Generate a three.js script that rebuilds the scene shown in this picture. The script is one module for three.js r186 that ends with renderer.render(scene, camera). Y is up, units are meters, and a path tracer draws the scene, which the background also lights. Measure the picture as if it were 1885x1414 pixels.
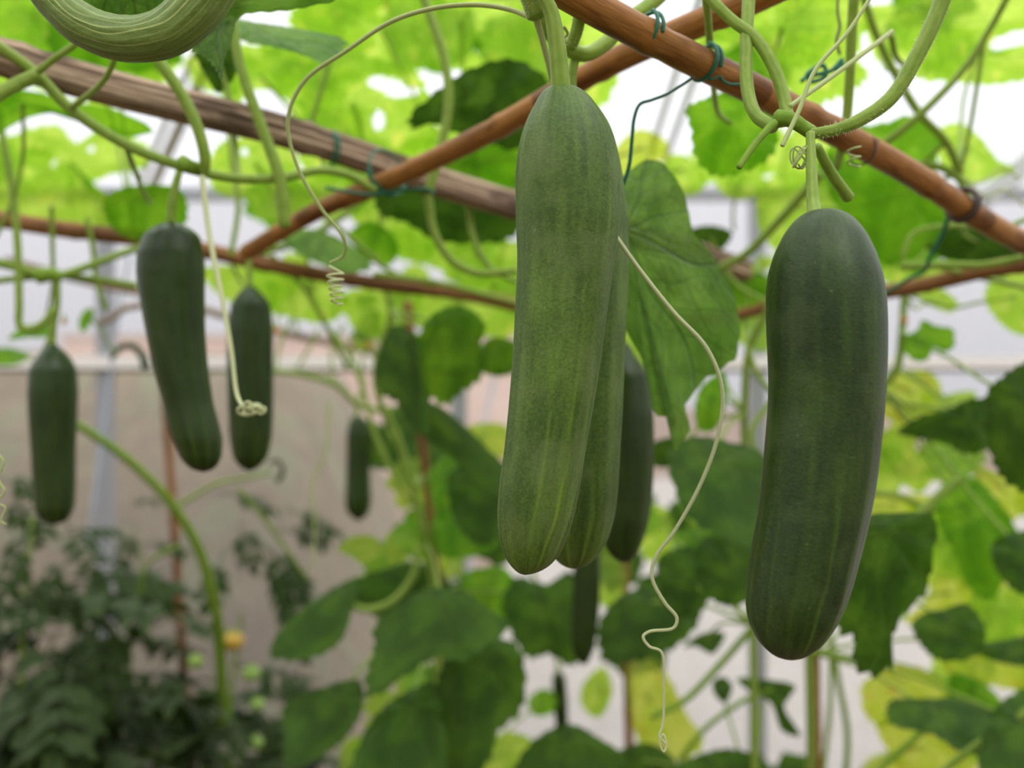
import * as THREE from 'three';
import { mergeGeometries } from 'three/addons/utils/BufferGeometryUtils.js';

// ---------------------------------------------------------------- camera, sky, sun, exposure
const scene = new THREE.Scene();
const EYE = new THREE.Vector3(0, 1.45, 0);
const camera = new THREE.PerspectiveCamera(45, 1885 / 1414, 0.05, 200);
camera.position.copy(EYE);
camera.lookAt(0, 1.45, -1);
camera.focus = 0.505;
camera.userData.fStop = 3.6;
const renderer = new THREE.WebGLRenderer({ antialias: true });
renderer.toneMapping = THREE.LinearToneMapping;
renderer.toneMappingExposure = 1.26;
renderer.shadowMap.enabled = true;
{ // overcast sky: the standard overcast distribution, three times as bright overhead as at the horizon
  const W = 64, H = 64, data = new Float32Array(W * H * 4);
  for (let y = 0; y < H; y++) for (let x = 0; x < W; x++) { const up = Math.max(0, Math.sin(((y + 0.5) / H - 0.5) * Math.PI)), l = 0.7 * (1 + 2 * up), o = (y * W + x) * 4; data[o] = l; data[o + 1] = l * 1.005; data[o + 2] = l * 1.045; data[o + 3] = 1; }
  const t = new THREE.DataTexture(data, W, H, THREE.RGBAFormat, THREE.FloatType);
  t.mapping = THREE.EquirectangularReflectionMapping; t.magFilter = t.minFilter = THREE.LinearFilter; t.needsUpdate = true;
  scene.background = scene.environment = t;
}
const sun = new THREE.DirectionalLight(new THREE.Color(1, 0.97, 0.92), 0.7);   // sun behind thin cloud: wide and soft
sun.position.set(2.6, 5.2, 1.9);
sun.target.position.set(0, 1.4, -1);
sun.castShadow = true;
sun.shadow.radius = 55;
Object.assign(sun.shadow.camera, { left: -4, right: 4, top: 4, bottom: -4, near: 0.1, far: 14 });
sun.shadow.mapSize.set(2048, 2048);
scene.add(sun, sun.target);

// ---------------------------------------------------------------- helpers
const FPX = 707 / Math.tan(Math.PI / 8);
const V = (x, y, z) => new THREE.Vector3(x, y, z);
const P = (x, y, d) => V(((x - 942.5) / FPX) * d, EYE.y - ((y - 707) / FPX) * d, -d);
function rng(a) { return () => { a |= 0; a = (a + 0x6d2b79f5) | 0; let t = Math.imul(a ^ (a >>> 15), 1 | a); t = (t + Math.imul(t ^ (t >>> 7), 61 | t)) ^ t; return ((t ^ (t >>> 14)) >>> 0) / 4294967296; }; }
const { lerp, clamp, smoothstep } = THREE.MathUtils;
const hash = (x, y, s) => { let h = Math.imul(x | 0, 374761393) + Math.imul(y | 0, 668265263) + Math.imul(s | 0, 1274126177); h = Math.imul(h ^ (h >>> 13), 1274126177); return ((h ^ (h >>> 16)) >>> 0) / 4294967296; };
function noise(x, y, s = 1, wrap = 0) {
  const ix = Math.floor(x), iy = Math.floor(y), fx = x - ix, fy = y - iy, u = fx * fx * (3 - 2 * fx), v = fy * fy * (3 - 2 * fy);
  const w = (i) => (wrap ? ((i % wrap) + wrap) % wrap : i);
  return lerp(lerp(hash(w(ix), iy, s), hash(w(ix + 1), iy, s), u), lerp(hash(w(ix), iy + 1, s), hash(w(ix + 1), iy + 1, s), u), v);
}
function fbm(x, y, s = 1, oct = 4, wrap = 0) { let a = 0.5, t = 0; for (let i = 0; i < oct; i++) { t += a * noise(x, y, s + i * 17, wrap); x *= 2; y *= 2; if (wrap) wrap *= 2; a *= 0.5; } return t / (1 - Math.pow(0.5, oct)); }
function texture(w, h, fn, srgb = true, repeat = true) {
  const data = new Uint8Array(w * h * 4);
  for (let y = 0, o = 0; y < h; y++) for (let x = 0; x < w; x++, o += 4) { const c = fn((x + 0.5) / w, (y + 0.5) / h); data[o] = clamp(c[0], 0, 255); data[o + 1] = clamp(c[1], 0, 255); data[o + 2] = clamp(c[2], 0, 255); data[o + 3] = 255; }
  const t = new THREE.DataTexture(data, w, h, THREE.RGBAFormat);
  t.magFilter = THREE.LinearFilter; t.minFilter = THREE.LinearFilter;
  if (repeat) t.wrapS = t.wrapT = THREE.RepeatWrapping;
  if (srgb) t.colorSpace = THREE.SRGBColorSpace;
  t.needsUpdate = true;
  return t;
}
const mixc = (a, b, t) => [lerp(a[0], b[0], t), lerp(a[1], b[1], t), lerp(a[2], b[2], t)];

const taken = {};
function numbered(name) { if (!(name in taken)) { taken[name] = 0; return name; } taken[name]++; return name + '_' + String(taken[name]).padStart(3, '0'); }
function mesh(name, geometry, material, parent) {
  const m = new THREE.Mesh(geometry, material);
  m.name = parent === scene ? numbered(name) : name;
  m.castShadow = m.receiveShadow = true;
  parent.add(m);
  return m;
}
function thing(name, label, category, at, group) {
  const g = new THREE.Group();
  g.name = numbered(name);
  if (at) g.position.copy(at);
  g.userData = { label, category };
  if (group) g.userData.group = group;
  scene.add(g);
  return g;
}
function structure(name, at) { const g = new THREE.Group(); g.name = name; if (at) g.position.copy(at); g.userData = { kind: 'structure' }; scene.add(g); return g; }

// tube along points [Vector3, radius], rounded ends, u around and v in metres / perimeter; shape(angle, t) scales the radius
function tube(list, segs, sides, { shape, origin, cap = true } = {}) {
  const curve = new THREE.CatmullRomCurve3(list.map((e) => e[0]), false, 'centripetal');
  const n = list.length - 1, pos = [], uv = [], idx = [];
  const ts = [];
  for (let i = 0; i <= segs; i++) ts.push(i / segs);
  const pts = ts.map((t) => curve.getPoint(t)), rad = ts.map((t) => { const f = Math.min(t * n, n - 1e-6), k = Math.floor(f), g = f - k, s = g * g * (3 - 2 * g); return lerp(list[k][1], list[k + 1][1], s); });
  let tan = pts.map((p, i) => pts[Math.min(i + 1, segs)].clone().sub(pts[Math.max(i - 1, 0)]).normalize());
  let nor = Math.abs(tan[0].z) < 0.9 ? V(0, 0, -1) : V(0, 1, 0);
  nor.addScaledVector(tan[0], -nor.dot(tan[0])).normalize();
  const rings = [];
  let len = 0;
  for (let i = 0; i <= segs; i++) {
    if (i) { len += pts[i].distanceTo(pts[i - 1]); nor = nor.clone().addScaledVector(tan[i], -nor.dot(tan[i])).normalize(); }
    rings.push([pts[i], rad[i], nor.clone(), tan[i].clone().cross(nor), len, i / segs]);
  }
  if (cap) {
    const a = rings[0], b = rings[segs];
    rings.unshift([a[0].clone().addScaledVector(tan[0], -a[1] * 0.35), a[1] * 0.6, a[2], a[3], a[4], 0]);
    rings.unshift([a[0].clone().addScaledVector(tan[0], -a[1] * 0.45), a[1] * 0.02, a[2], a[3], a[4], 0]);
    rings.push([b[0].clone().addScaledVector(tan[segs], b[1] * 0.35), b[1] * 0.6, b[2], b[3], b[4], 1]);
    rings.push([b[0].clone().addScaledVector(tan[segs], b[1] * 0.45), b[1] * 0.02, b[2], b[3], b[4], 1]);
  }
  rings.forEach(([p, r, a, b, l, t], i) => {
    for (let k = 0; k <= sides; k++) {
      const th = (k / sides) * Math.PI * 2, q = r * (shape ? shape(th, t, l) : 1);
      const x = p.clone().addScaledVector(a, Math.cos(th) * q).addScaledVector(b, Math.sin(th) * q);
      if (origin) x.sub(origin);
      pos.push(x.x, x.y, x.z); uv.push(k / sides, l);
      if (i && k) { const A = (i - 1) * (sides + 1) + k - 1, B = A + 1, C = A + sides + 1, D = C + 1; idx.push(A, B, C, B, D, C); }
    }
  });
  return finish(pos, uv, idx, sides, rings.length);
}
function finish(pos, uv, idx, sides, rows) {
  const g = new THREE.BufferGeometry();
  g.setAttribute('position', new THREE.Float32BufferAttribute(pos, 3));
  g.setAttribute('uv', new THREE.Float32BufferAttribute(uv, 2));
  g.setIndex(idx);
  g.computeVertexNormals();
  if (sides) { // close the seam in the normals
    const n = g.attributes.normal, a = V(), b = V();
    for (let r = 0; r < rows; r++) { const i = r * (sides + 1), j = i + sides; a.fromBufferAttribute(n, i); b.fromBufferAttribute(n, j); a.add(b).normalize(); n.setXYZ(i, a.x, a.y, a.z); n.setXYZ(j, a.x, a.y, a.z); }
  }
  return g;
}
// a pixel path [x, y, depth, width in pixels] as tube input
const path = (flat) => { const o = []; for (let i = 0; i < flat.length; i += 4) o.push([P(flat[i], flat[i + 1], flat[i + 2]), ((flat[i + 3] / 2) * flat[i + 2]) / FPX]); return o; };
// shorter: start depth, end depth, start width, end width, then x, y pairs
function line(d0, d1, w0, w1, ...xy) { const o = [], n = xy.length / 2 - 1; for (let i = 0; i <= n; i++) o.push(xy[2 * i], xy[2 * i + 1], lerp(d0, d1, i / n), lerp(w0, w1, i / n)); return path(o); }

// ---------------------------------------------------------------- materials
function standard(o) { return new THREE.MeshPhysicalMaterial(o); }
// leaf colours: x towards the tip; main veins spread from the petiole at the middle
const VEINS = [0, 0.72, -0.72, 1.5, -1.5, 2.35, -2.35];
function veinAt(u, v) { // distance to the nearest vein (in units of leaf radius) and its weight
  const x = (u - 0.5) * 2, y = (v - 0.5) * 2, r = Math.hypot(x, y), th = Math.atan2(y, x);
  let best = 9, w = 0;
  for (const a of VEINS) {
    const da = th - a - 0.06 * Math.sin(r * 7 + a * 3), along = r * Math.cos(da), across = Math.abs(r * Math.sin(da));
    if (along > 0) {
      const k = across / (0.016 * (1.15 - r * 0.75)); if (k < best) { best = k; w = 1; }
      const side = along - across * 0.85 + 0.5 * Math.sin(a * 9), cell = Math.abs(((side * 5.2) % 1 + 1) % 1 - 0.5) / 5.2; // side veins leave at an angle
      const k2 = cell / (0.008 * (1.1 - r * 0.6)); if (across < 0.36 && k2 < best) { best = k2; w = 0.6; }
    }
  }
  const n1 = Math.abs(fbm(u * 22, v * 22, 5, 2) - 0.5) * 2 / 0.09; if (n1 < best) { best = n1; w = 0.3; }
  return Math.max(0, 1 - best * best) * w;
}
const veinField = (() => { const N = 512, f = new Float32Array(N * N); for (let y = 0; y < N; y++) for (let x = 0; x < N; x++) f[y * N + x] = veinAt((x + 0.5) / N, (y + 0.5) / N); return (u, v) => f[Math.min(N - 1, (v * N) | 0) * N + Math.min(N - 1, (u * N) | 0)]; })();
const leafBump = texture(512, 512, (u, v) => { const h = 150 - 105 * veinField(u, v) + 70 * (fbm(u * 26, v * 26, 3, 3) - 0.5); return [h, h, h]; }, false, false);
function leafMaterial(c0, c1, cv, transmission, seed, spots) {
  const map = texture(512, 512, (u, v) => {
    let c = mixc(c0, c1, smoothstep(fbm(u * 7, v * 7, seed, 4), 0.3, 0.7));
    const fine = 0.92 + 0.16 * fbm(u * 60, v * 60, seed + 9, 2);
    c = mixc(c, cv, 0.55 * veinField(u, v));
    if (spots) { const s = smoothstep(fbm(u * 11, v * 11, seed + 40, 3), 1 - spots[0], 1 - spots[0] + 0.06); c = mixc(c, spots[1], s * 0.8); }
    return [c[0] * fine, c[1] * fine, c[2] * fine];
  }, true, false);
  return standard({ map, roughness: 0.62, transmission, thickness: 0, side: THREE.DoubleSide, bumpMap: leafBump, bumpScale: 0.002, specularIntensity: 0.35 });
}
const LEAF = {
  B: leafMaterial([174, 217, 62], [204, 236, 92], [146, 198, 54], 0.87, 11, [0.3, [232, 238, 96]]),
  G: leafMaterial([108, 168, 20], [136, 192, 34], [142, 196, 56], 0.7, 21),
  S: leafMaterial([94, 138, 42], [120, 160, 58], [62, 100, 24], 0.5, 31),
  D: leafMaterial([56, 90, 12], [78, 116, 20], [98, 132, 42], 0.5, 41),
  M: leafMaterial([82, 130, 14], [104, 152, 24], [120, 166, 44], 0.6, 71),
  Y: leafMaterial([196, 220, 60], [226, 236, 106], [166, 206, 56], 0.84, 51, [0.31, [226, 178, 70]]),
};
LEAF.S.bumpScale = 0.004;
const TOMATO_LEAF = leafMaterial([44, 66, 16], [64, 90, 24], [82, 110, 38], 0.4, 61);
const stemMap = texture(64, 256, (u, v) => { const s = 0.5 + 0.5 * Math.sin(u * Math.PI * 2 * 7 + 2 * noise(u * 6, v * 9, 4, 6)), c = mixc([132, 166, 52], [184, 206, 96], 0.25 * s + 0.75 * fbm(u * 8, v * 22, 7, 3, 8)); return c; });
stemMap.repeat.set(1, 9);
const STEM = standard({ map: stemMap, roughness: 0.55, transmission: 0.34, specularIntensity: 0.6, thickness: 0, bumpMap: stemMap, bumpScale: 0.0006 });
const STEM_DARK = standard({ map: stemMap, color: new THREE.Color().setRGB(0.56, 0.66, 0.34), roughness: 0.6, specularIntensity: 0.6 });
const TENDRIL = standard({ color: new THREE.Color('#d3d9a0'), roughness: 0.6, transmission: 0.15, thickness: 0 });
const TENDRIL_GREEN = standard({ color: new THREE.Color('#b9c878'), roughness: 0.6, transmission: 0.2, thickness: 0 });
const HAIR = standard({ color: new THREE.Color('#e6ecc4'), roughness: 0.8 });

function caneMaterial(c0, c1, c2, seed, rough, contrast = 1) {
  const map = texture(256, 512, (u, v) => {
    const streak = fbm(u * 24, v * 3, seed, 3, 24), patch = fbm(u * 4, v * 5, seed + 5, 4, 4);
    let c = mixc(c0, c1, clamp(0.5 + (streak - 0.5) * 1.6 * contrast, 0, 1));
    c = mixc(c, c2, smoothstep(patch, 0.52, 0.75) * 0.8);
    const f = 0.9 + 0.2 * noise(u * 90, v * 40, seed + 8, 90);
    return [c[0] * f, c[1] * f, c[2] * f];
  });
  map.repeat.set(1, 3.2);
  return standard({ map, roughness: rough, bumpMap: map, bumpScale: 0.0008 * contrast, specularIntensity: 0.4 });
}
const CANE = caneMaterial([142, 94, 42], [172, 122, 62], [102, 64, 26], 3, 0.4);
const CANE_RED = caneMaterial([128, 88, 52], [156, 110, 68], [98, 66, 38], 13, 0.5);
const CANE_OLD = caneMaterial([110, 90, 70], [190, 164, 138], [66, 52, 40], 23, 0.75, 2.1);
const WIRE = standard({ color: new THREE.Color('#0f6b4c'), roughness: 0.35 });
const WIRE_DARK = standard({ color: new THREE.Color('#4a3a30'), roughness: 0.5 });
const STRING = standard({ color: new THREE.Color('#c9d6e8'), roughness: 0.8 });
const ALU = standard({ color: new THREE.Color('#9fa2a4'), roughness: 0.45, metalness: 0.35 });

function cucumberMaterial(dark, light, stripe, seed, { stripes = 11, low = 0.75, bloom = [120, 140, 112], bloomAmount = 0.4, rough = 0.46, all = 0, wobble = 1.0 } = {}) {
  const map = texture(512, 1024, (u, v) => {
    const warp = u * stripes + wobble * (fbm(u * 5, v * 4, seed, 3, 5) - 0.5);
    const large = fbm(u * 6, v * 7, seed + 2, 4, 6), streak = fbm(u * 44, v * 7, seed + 3, 3, 44), grain = fbm(u * 150, v * 260, seed + 4, 2, 150);
    let c = mixc(dark, light, clamp(0.2 + 0.85 * (large - 0.5) + 0.28 + 0.8 * (streak - 0.5) + 0.6 * (grain - 0.5), 0, 1));
    const k = Math.floor(warp), f = Math.abs(warp - k - 0.5), on = smoothstep(v, low - 0.5 * hash(((k % stripes) + stripes) % stripes, 3, seed), 1) + all;
    c = mixc(c, stripe, clamp(smoothstep(0.17 - f, 0, 0.17) * on * (0.12 + 0.75 * hash(((k % stripes) + stripes) % stripes, 9, seed)) * (0.2 + 1.1 * streak), 0, 0.8));
    c = mixc(c, bloom, smoothstep(fbm(u * 9, v * 12, seed + 6, 4, 9), 0.46, 0.7) * bloomAmount);
    if (noise(u * 120, v * 240, seed + 7, 120) > 0.965) c = mixc(c, [170, 184, 130], 0.4);
    return c;
  });
  const bump = texture(512, 1024, (u, v) => { const h = 110 + 60 * fbm(u * 50, v * 30, seed + 8, 3, 50) + 50 * noise(u * 170, v * 330, seed + 9, 170) - 60 * smoothstep(fbm(u * 16, v * 22, seed + 10, 3, 16), 0.68, 0.76); return [h, h, h]; }, false);
  return standard({ map, color: new THREE.Color().setRGB(0.92, 0.95, 0.9), bumpMap: bump, bumpScale: 0.00045, roughness: rough, specularIntensity: 0.7, sheen: 0.3, sheenColor: new THREE.Color(0.8, 0.85, 0.68), sheenRoughness: 0.3 });
}
const CUKE_MAIN = cucumberMaterial([58, 82, 24], [106, 134, 50], [138, 168, 50], 5, { low: 0.75, bloom: [120, 134, 84], bloomAmount: 0.4 });
const CUKE_RIGHT = cucumberMaterial([35, 54, 16], [64, 88, 27], [96, 130, 30], 15, { low: 0.72, bloom: [84, 98, 58], bloomAmount: 0.35, all: 0.12, rough: 0.4 });
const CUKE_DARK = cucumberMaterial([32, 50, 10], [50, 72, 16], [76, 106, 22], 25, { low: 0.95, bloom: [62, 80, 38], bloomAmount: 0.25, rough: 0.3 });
const CUKE_PALE = cucumberMaterial([92, 114, 46], [128, 148, 70], [206, 216, 138], 35, { stripes: 24, all: 1.7, wobble: 3.6, bloomAmount: 0.1 });

// ---------------------------------------------------------------- setting: the greenhouse
const polyMap = texture(256, 64, (u, v) => { const r = Math.abs(((u * 16) % 1) - 0.5), k = smoothstep(r, 0.36, 0.5), n = 4 * fbm(u * 8, v * 6, 2, 3, 8); const c = 246 - 42 * k - n; return [c, c, c + 2]; });
function polycarbonate(repeatX) { const t = polyMap.clone(); t.repeat.set(repeatX, 1); t.needsUpdate = true; return standard({ map: t, transmission: 1, thickness: 0, roughness: 0.42, specularIntensity: 0.6, side: THREE.DoubleSide }); }
const ROOF_Z = -2.7, EAVE = 2.0, RISE = 0.219;
const roofY = (z) => EAVE + (z - ROOF_Z) * RISE;
const X0 = -2.5, X1 = 2.3, Z1 = 1.5;
// sheet between four corners with 8 mm thickness
function sheet(a, b, c, d, thick = 0.008) {
  const n = b.clone().sub(a).cross(d.clone().sub(a)).normalize().multiplyScalar(thick);
  const w = a.distanceTo(b), h = a.distanceTo(d), p = [], uv = [], q = [a, b, c, d];
  for (const k of q) p.push(k.x, k.y, k.z);
  return finish(p, [0, 0, w / 0.16, 0, w / 0.16, h, 0, h], [0, 1, 2, 0, 2, 3]);
}
function bar(a, b, w, h) {
  const dir = b.clone().sub(a), L = dir.length(), g = new THREE.BoxGeometry(w, L, h), m = new THREE.Matrix4(), q = new THREE.Quaternion().setFromUnitVectors(V(0, 1, 0), dir.normalize());
  m.compose(a.clone().add(b).multiplyScalar(0.5), q, V(1, 1, 1));
  return g.applyMatrix4(m);
}
const PANEL = polycarbonate(1), WALL_PANEL = polycarbonate(1);
WALL_PANEL.color.setRGB(0.79, 0.78, 0.785);   // older, dustier sheets than the roof
const RAFTER = standard({ color: new THREE.Color('#dfe4de'), roughness: 0.5 });
function buildShell() {
  const posts = [-2.5, -1.175, -0.153, 0.709, 1.6, 2.3];
  const RAIL = EYE.y - ((668 - 707) / FPX) * 2.7;
  const back = structure('wall_back');
  for (let i = 0; i < posts.length - 1; i++) {
    mesh('panel', sheet(V(posts[i], 0, ROOF_Z), V(posts[i + 1], 0, ROOF_Z), V(posts[i + 1], RAIL, ROOF_Z), V(posts[i], RAIL, ROOF_Z)), WALL_PANEL, back);
    mesh('panel', sheet(V(posts[i], RAIL, ROOF_Z), V(posts[i + 1], RAIL, ROOF_Z), V(posts[i + 1], EAVE, ROOF_Z), V(posts[i], EAVE, ROOF_Z)), WALL_PANEL, back);
  }
  for (const x of posts) mesh('post', bar(V(x, 0, ROOF_Z + 0.02), V(x, EAVE, ROOF_Z + 0.02), 0.045, 0.03), ALU, back);
  mesh('rail', bar(V(X0, EAVE, ROOF_Z + 0.02), V(X1, EAVE, ROOF_Z + 0.02), 0.04, 0.03), ALU, back);
  const trim = structure('trim_1');
  mesh('ledge', bar(V(X0, RAIL, ROOF_Z + 0.03), V(X1, RAIL, ROOF_Z + 0.03), 0.034, 0.05), standard({ color: new THREE.Color('#f4eee6'), roughness: 0.6 }), trim);
  mesh('seal', bar(V(X0, RAIL - 0.022, ROOF_Z + 0.02), V(X1, RAIL - 0.022, ROOF_Z + 0.02), 0.010, 0.03), standard({ color: new THREE.Color('#7c7a70'), roughness: 0.7 }), trim);
  // side walls and the wall behind the photographer
  const zs = [ROOF_Z, -1.3, 0.1, Z1];
  for (const [side, x] of [['left', X0], ['right', X1]]) {
    const w = structure('wall_' + side);
    for (let i = 0; i < 3; i++) mesh('panel', sheet(V(x, 0, zs[i]), V(x, 0, zs[i + 1]), V(x, roofY(zs[i + 1]), zs[i + 1]), V(x, roofY(zs[i]), zs[i])), WALL_PANEL, w);
    for (const z of zs) mesh('post', bar(V(x, 0, z), V(x, roofY(z), z), 0.045, 0.045), ALU, w);
  }
  const front = structure('wall_front');
  for (let i = 0; i < posts.length - 1; i++) mesh('panel', sheet(V(posts[i], 0, Z1), V(posts[i + 1], 0, Z1), V(posts[i + 1], roofY(Z1), Z1), V(posts[i], roofY(Z1), Z1)), WALL_PANEL, front);
  for (const x of posts) mesh('post', bar(V(x, 0, Z1), V(x, roofY(Z1), Z1), 0.045, 0.03), ALU, front);
  const roof = structure('ceiling');
  const rx = [X0, -0.62, 0.375, 1.35, X1];
  for (let i = 0; i < 4; i++) mesh('panel', sheet(V(rx[i], roofY(ROOF_Z), ROOF_Z), V(rx[i + 1], roofY(ROOF_Z), ROOF_Z), V(rx[i + 1], roofY(Z1), Z1), V(rx[i], roofY(Z1), Z1)), PANEL, roof);
  for (const x of rx.slice(2)) for (const k of [-0.022, 0.022]) mesh('rafter', bar(V(x + k, roofY(ROOF_Z) - 0.03, ROOF_Z), V(x + k, roofY(Z1) - 0.03, Z1), 0.011, 0.03), RAFTER, roof);
  // slanting brace under the roof, upper left
  const on = (x, y) => { const sx = (x - 942.5) / FPX, sy = (707 - y) / FPX, d = (EAVE - EYE.y - RISE * ROOF_Z - 0.04) / (sy + RISE); return V(sx * d, EYE.y + sy * d, -d); };
  const a = on(275, 340), b = on(335, 205), e = b.clone().sub(a);
  for (const k of [-0.026, 0.012]) mesh('rafter', bar(a.clone().addScaledVector(e, -0.25).add(V(k, 0, 0)), b.clone().addScaledVector(e, 3).add(V(k, 0, 0)), k < 0 ? 0.012 : 0.026, 0.025), RAFTER, roof);
  const soil = standard({ map: texture(256, 256, (u, v) => mixc([72, 54, 42], [120, 94, 74], fbm(u * 16, v * 16, 8, 4, 16))), roughness: 1 });
  const floor = structure('floor');
  mesh('soil_bed', new THREE.BoxGeometry(X1 - X0, 0.1, Z1 - ROOF_Z).translate((X0 + X1) / 2, -0.05, (ROOF_Z + Z1) / 2), soil, floor);
  const yard = structure('ground');
  mesh('earth', new THREE.PlaneGeometry(80, 80).rotateX(-Math.PI / 2).translate(0, -0.12, -20), standard({ map: texture(256, 256, (u, v) => mixc([120, 94, 76], [150, 124, 100], fbm(u * 24, v * 24, 18, 4, 24))), roughness: 1 }), yard);
}
buildShell();

// ---------------------------------------------------------------- outside the panels
{
  const paving = thing('concrete_path', 'pale concrete path outside the greenhouse wall behind the right cucumber', 'path', V(0, -0.12, 0));
  const s = new THREE.Shape([new THREE.Vector2(-0.2, 2.9), new THREE.Vector2(9, 2.9), new THREE.Vector2(9, 15), new THREE.Vector2(0.1, 15)].map((p) => new THREE.Vector2(p.x, p.y)));
  const g = new THREE.ExtrudeGeometry(s, { depth: 0.05, bevelEnabled: false }).rotateX(-Math.PI / 2);
  mesh('slab', g, standard({ map: texture(128, 128, (u, v) => mixc([168, 162, 150], [194, 188, 176], fbm(u * 20, v * 20, 28, 4, 20))), roughness: 0.95 }), paving);
  const wall = thing('garden_wall', 'low peach rendered garden wall seen through the greenhouse panels', 'wall', V(-3.2, -0.12, -16));
  mesh('render', new THREE.BoxGeometry(9, 2.35, 0.25).translate(0, 1.175, 0), standard({ map: texture(128, 64, (u, v) => mixc([222, 190, 168], [240, 216, 198], fbm(u * 12, v * 6, 38, 4, 12))), roughness: 0.9 }), wall);
  mesh('coping', new THREE.BoxGeometry(9.1, 0.08, 0.32).translate(0, 2.39, 0), standard({ color: new THREE.Color('#d9c7b6'), roughness: 0.9 }), wall);
  // a bank of earth close behind the left panels keeps light off them
  const bank = thing('earth_bank', 'brown earth bank rising outside the lower left panels', 'bank', V(-2.2, -0.12, -3.7));
  const N = 40, M = 14, pos = [], uv = [], idx = [];
  for (let j = 0; j <= M; j++) for (let i = 0; i <= N; i++) { const u = i / N, v = j / M, x = -2.6 + u * 4.6, prof = [[0.42, 0], [0.2, 0.55], [-0.05, 1.2], [-0.4, 1.68], [-1.4, 1.7], [-3, 0]], f = v * 5, k = Math.min(4, Math.floor(f)), g = f - k, z = lerp(prof[k][0], prof[k + 1][0], g), y = lerp(prof[k][1], prof[k + 1][1], g) * (1 - smoothstep(u, 0.82, 1)), n = (fbm(u * 16, v * 9, 71, 3) - 0.5) * 0.22; pos.push(x, Math.max(0, y + n), z - n); uv.push(u * 4, v * 3); if (i && j) { const A = (j - 1) * (N + 1) + i - 1, B = A + 1, C = A + N + 1, D = C + 1; idx.push(A, B, C, B, D, C); } }
  mesh('soil', finish(pos, uv, idx, 0, 0), standard({ map: texture(256, 256, (u, v) => mixc(mixc([112, 96, 68], [152, 136, 102], fbm(u * 20, v * 20, 58, 4, 20)), [128, 134, 90], smoothstep(fbm(u * 6, v * 6, 88, 3, 6), 0.5, 0.65) * 0.7)), roughness: 1, side: THREE.DoubleSide }), bank);
}

// ---------------------------------------------------------------- cucumbers
// rows of [y, left x, right x] in pixels at one depth; bow pushes the middle back or forth
function interp(rows, y, f) { let k = 0; while (k < rows.length - 2 && rows[k + 1][0] < y) k++; const a = rows[k], b = rows[k + 1], t = clamp((y - a[0]) / (b[0] - a[0]), 0, 1); return lerp(f(a), f(b), t); }
function smooth3(arr) { const o = arr.slice(); for (let i = 1; i < arr.length - 1; i++) o[i] = 0.25 * arr[i - 1] + 0.5 * arr[i] + 0.25 * arr[i + 1]; return o; }
function cucumberBody(rows, d, { bow = 0, ribs = 10, rib = 0.012, turn = 0, seed = 1, origin }) {
  const N = 120, M = 64, y0 = rows[0][0], y1 = rows[rows.length - 1][0], ys = [], sp = [];
  for (let i = 0; i <= N; i++) { const t = i / N; ys.push(lerp(y0, y1, 0.5 - 0.5 * Math.cos(Math.PI * t))); sp.push((ys[i] - y0) / (y1 - y0)); }
  let w2 = ys.map((y) => interp(rows, y, (r) => ((r[2] - r[1]) / 2) ** 2)), cx = ys.map((y) => interp(rows, y, (r) => (r[1] + r[2]) / 2));
  for (let k = 0; k < 10; k++) { cx = smooth3(cx); if (k < 3) w2 = smooth3(w2); }
  w2[0] = Math.min(w2[0], 4); w2[N] = 1;
  const pos = [], uv = [], idx = [];
  for (let i = 0; i <= N; i++) {
    const w = Math.sqrt(w2[i]), s = sp[i], zz = d + bow * Math.sin(Math.PI * s), c = P(cx[i], ys[i], zz), r = (w * zz) / FPX;
    for (let k = 0; k <= M; k++) {
      const th = (k / M) * Math.PI * 2 + turn, q = r * (1 + rib * Math.cos(ribs * th + 0.7 * Math.sin(s * 4)) * smoothstep(s, 0.1, 0.9) + 0.012 * (noise(Math.cos(th) * 2 + 5, s * 6 + Math.sin(th) * 2, seed) - 0.5));
      pos.push(c.x - Math.sin(th) * q - (origin?.x ?? 0), c.y - (origin?.y ?? 0), c.z - Math.cos(th) * q - (origin?.z ?? 0));
      uv.push(k / M, s);
      if (i && k) { const A = (i - 1) * (M + 1) + k - 1, B = A + 1, C = A + M + 1, D = C + 1; idx.push(A, C, B, B, C, D); }
    }
  }
  return finish(pos, uv, idx, M, N + 1);
}
function cucumber(label, rows, d, material, stalk, o = {}) {
  const y1 = rows[rows.length - 1], base = P((y1[1] + y1[2]) / 2, y1[0], d), g = thing('cucumber', label, 'cucumber', base);
  mesh('fruit', cucumberBody(rows, d, { ...o, origin: base }), material, g);
  const tipR = ((o.tip ?? 7) * d) / FPX;
  mesh('blossom_scar', new THREE.SphereGeometry(tipR, 14, 8).scale(1, 0.28, 1).translate(0, tipR * 0.12, 0), CUKE_TIP, g);
  if (stalk) {
    mesh('fruit_stalk', tube(stalk, 40, 20, { origin: base, shape: (th) => 1 + 0.06 * Math.cos(5 * th) }), o.stalkMaterial ?? STEM, g);
  }
  return g;
}
const CUKE_TIP = standard({ color: new THREE.Color('#5d7340'), roughness: 0.8 });
const MAIN_ROWS = [[161, 1012, 1052], [165, 1004, 1066], [172, 996, 1077], [182, 990, 1088], [195, 983, 1097], [220, 970, 1115], [253, 958, 1130], [290, 951, 1138], [329, 948, 1142], [405, 950, 1142], [482, 953, 1131], [550, 949, 1121], [634, 945, 1111], [720, 938, 1098], [829, 927, 1078], [890, 918, 1069], [943, 914, 1058], [985, 917, 1045], [1015, 925, 1032], [1035, 936, 1017], [1049, 949, 998], [1057, 964, 970]];
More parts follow.
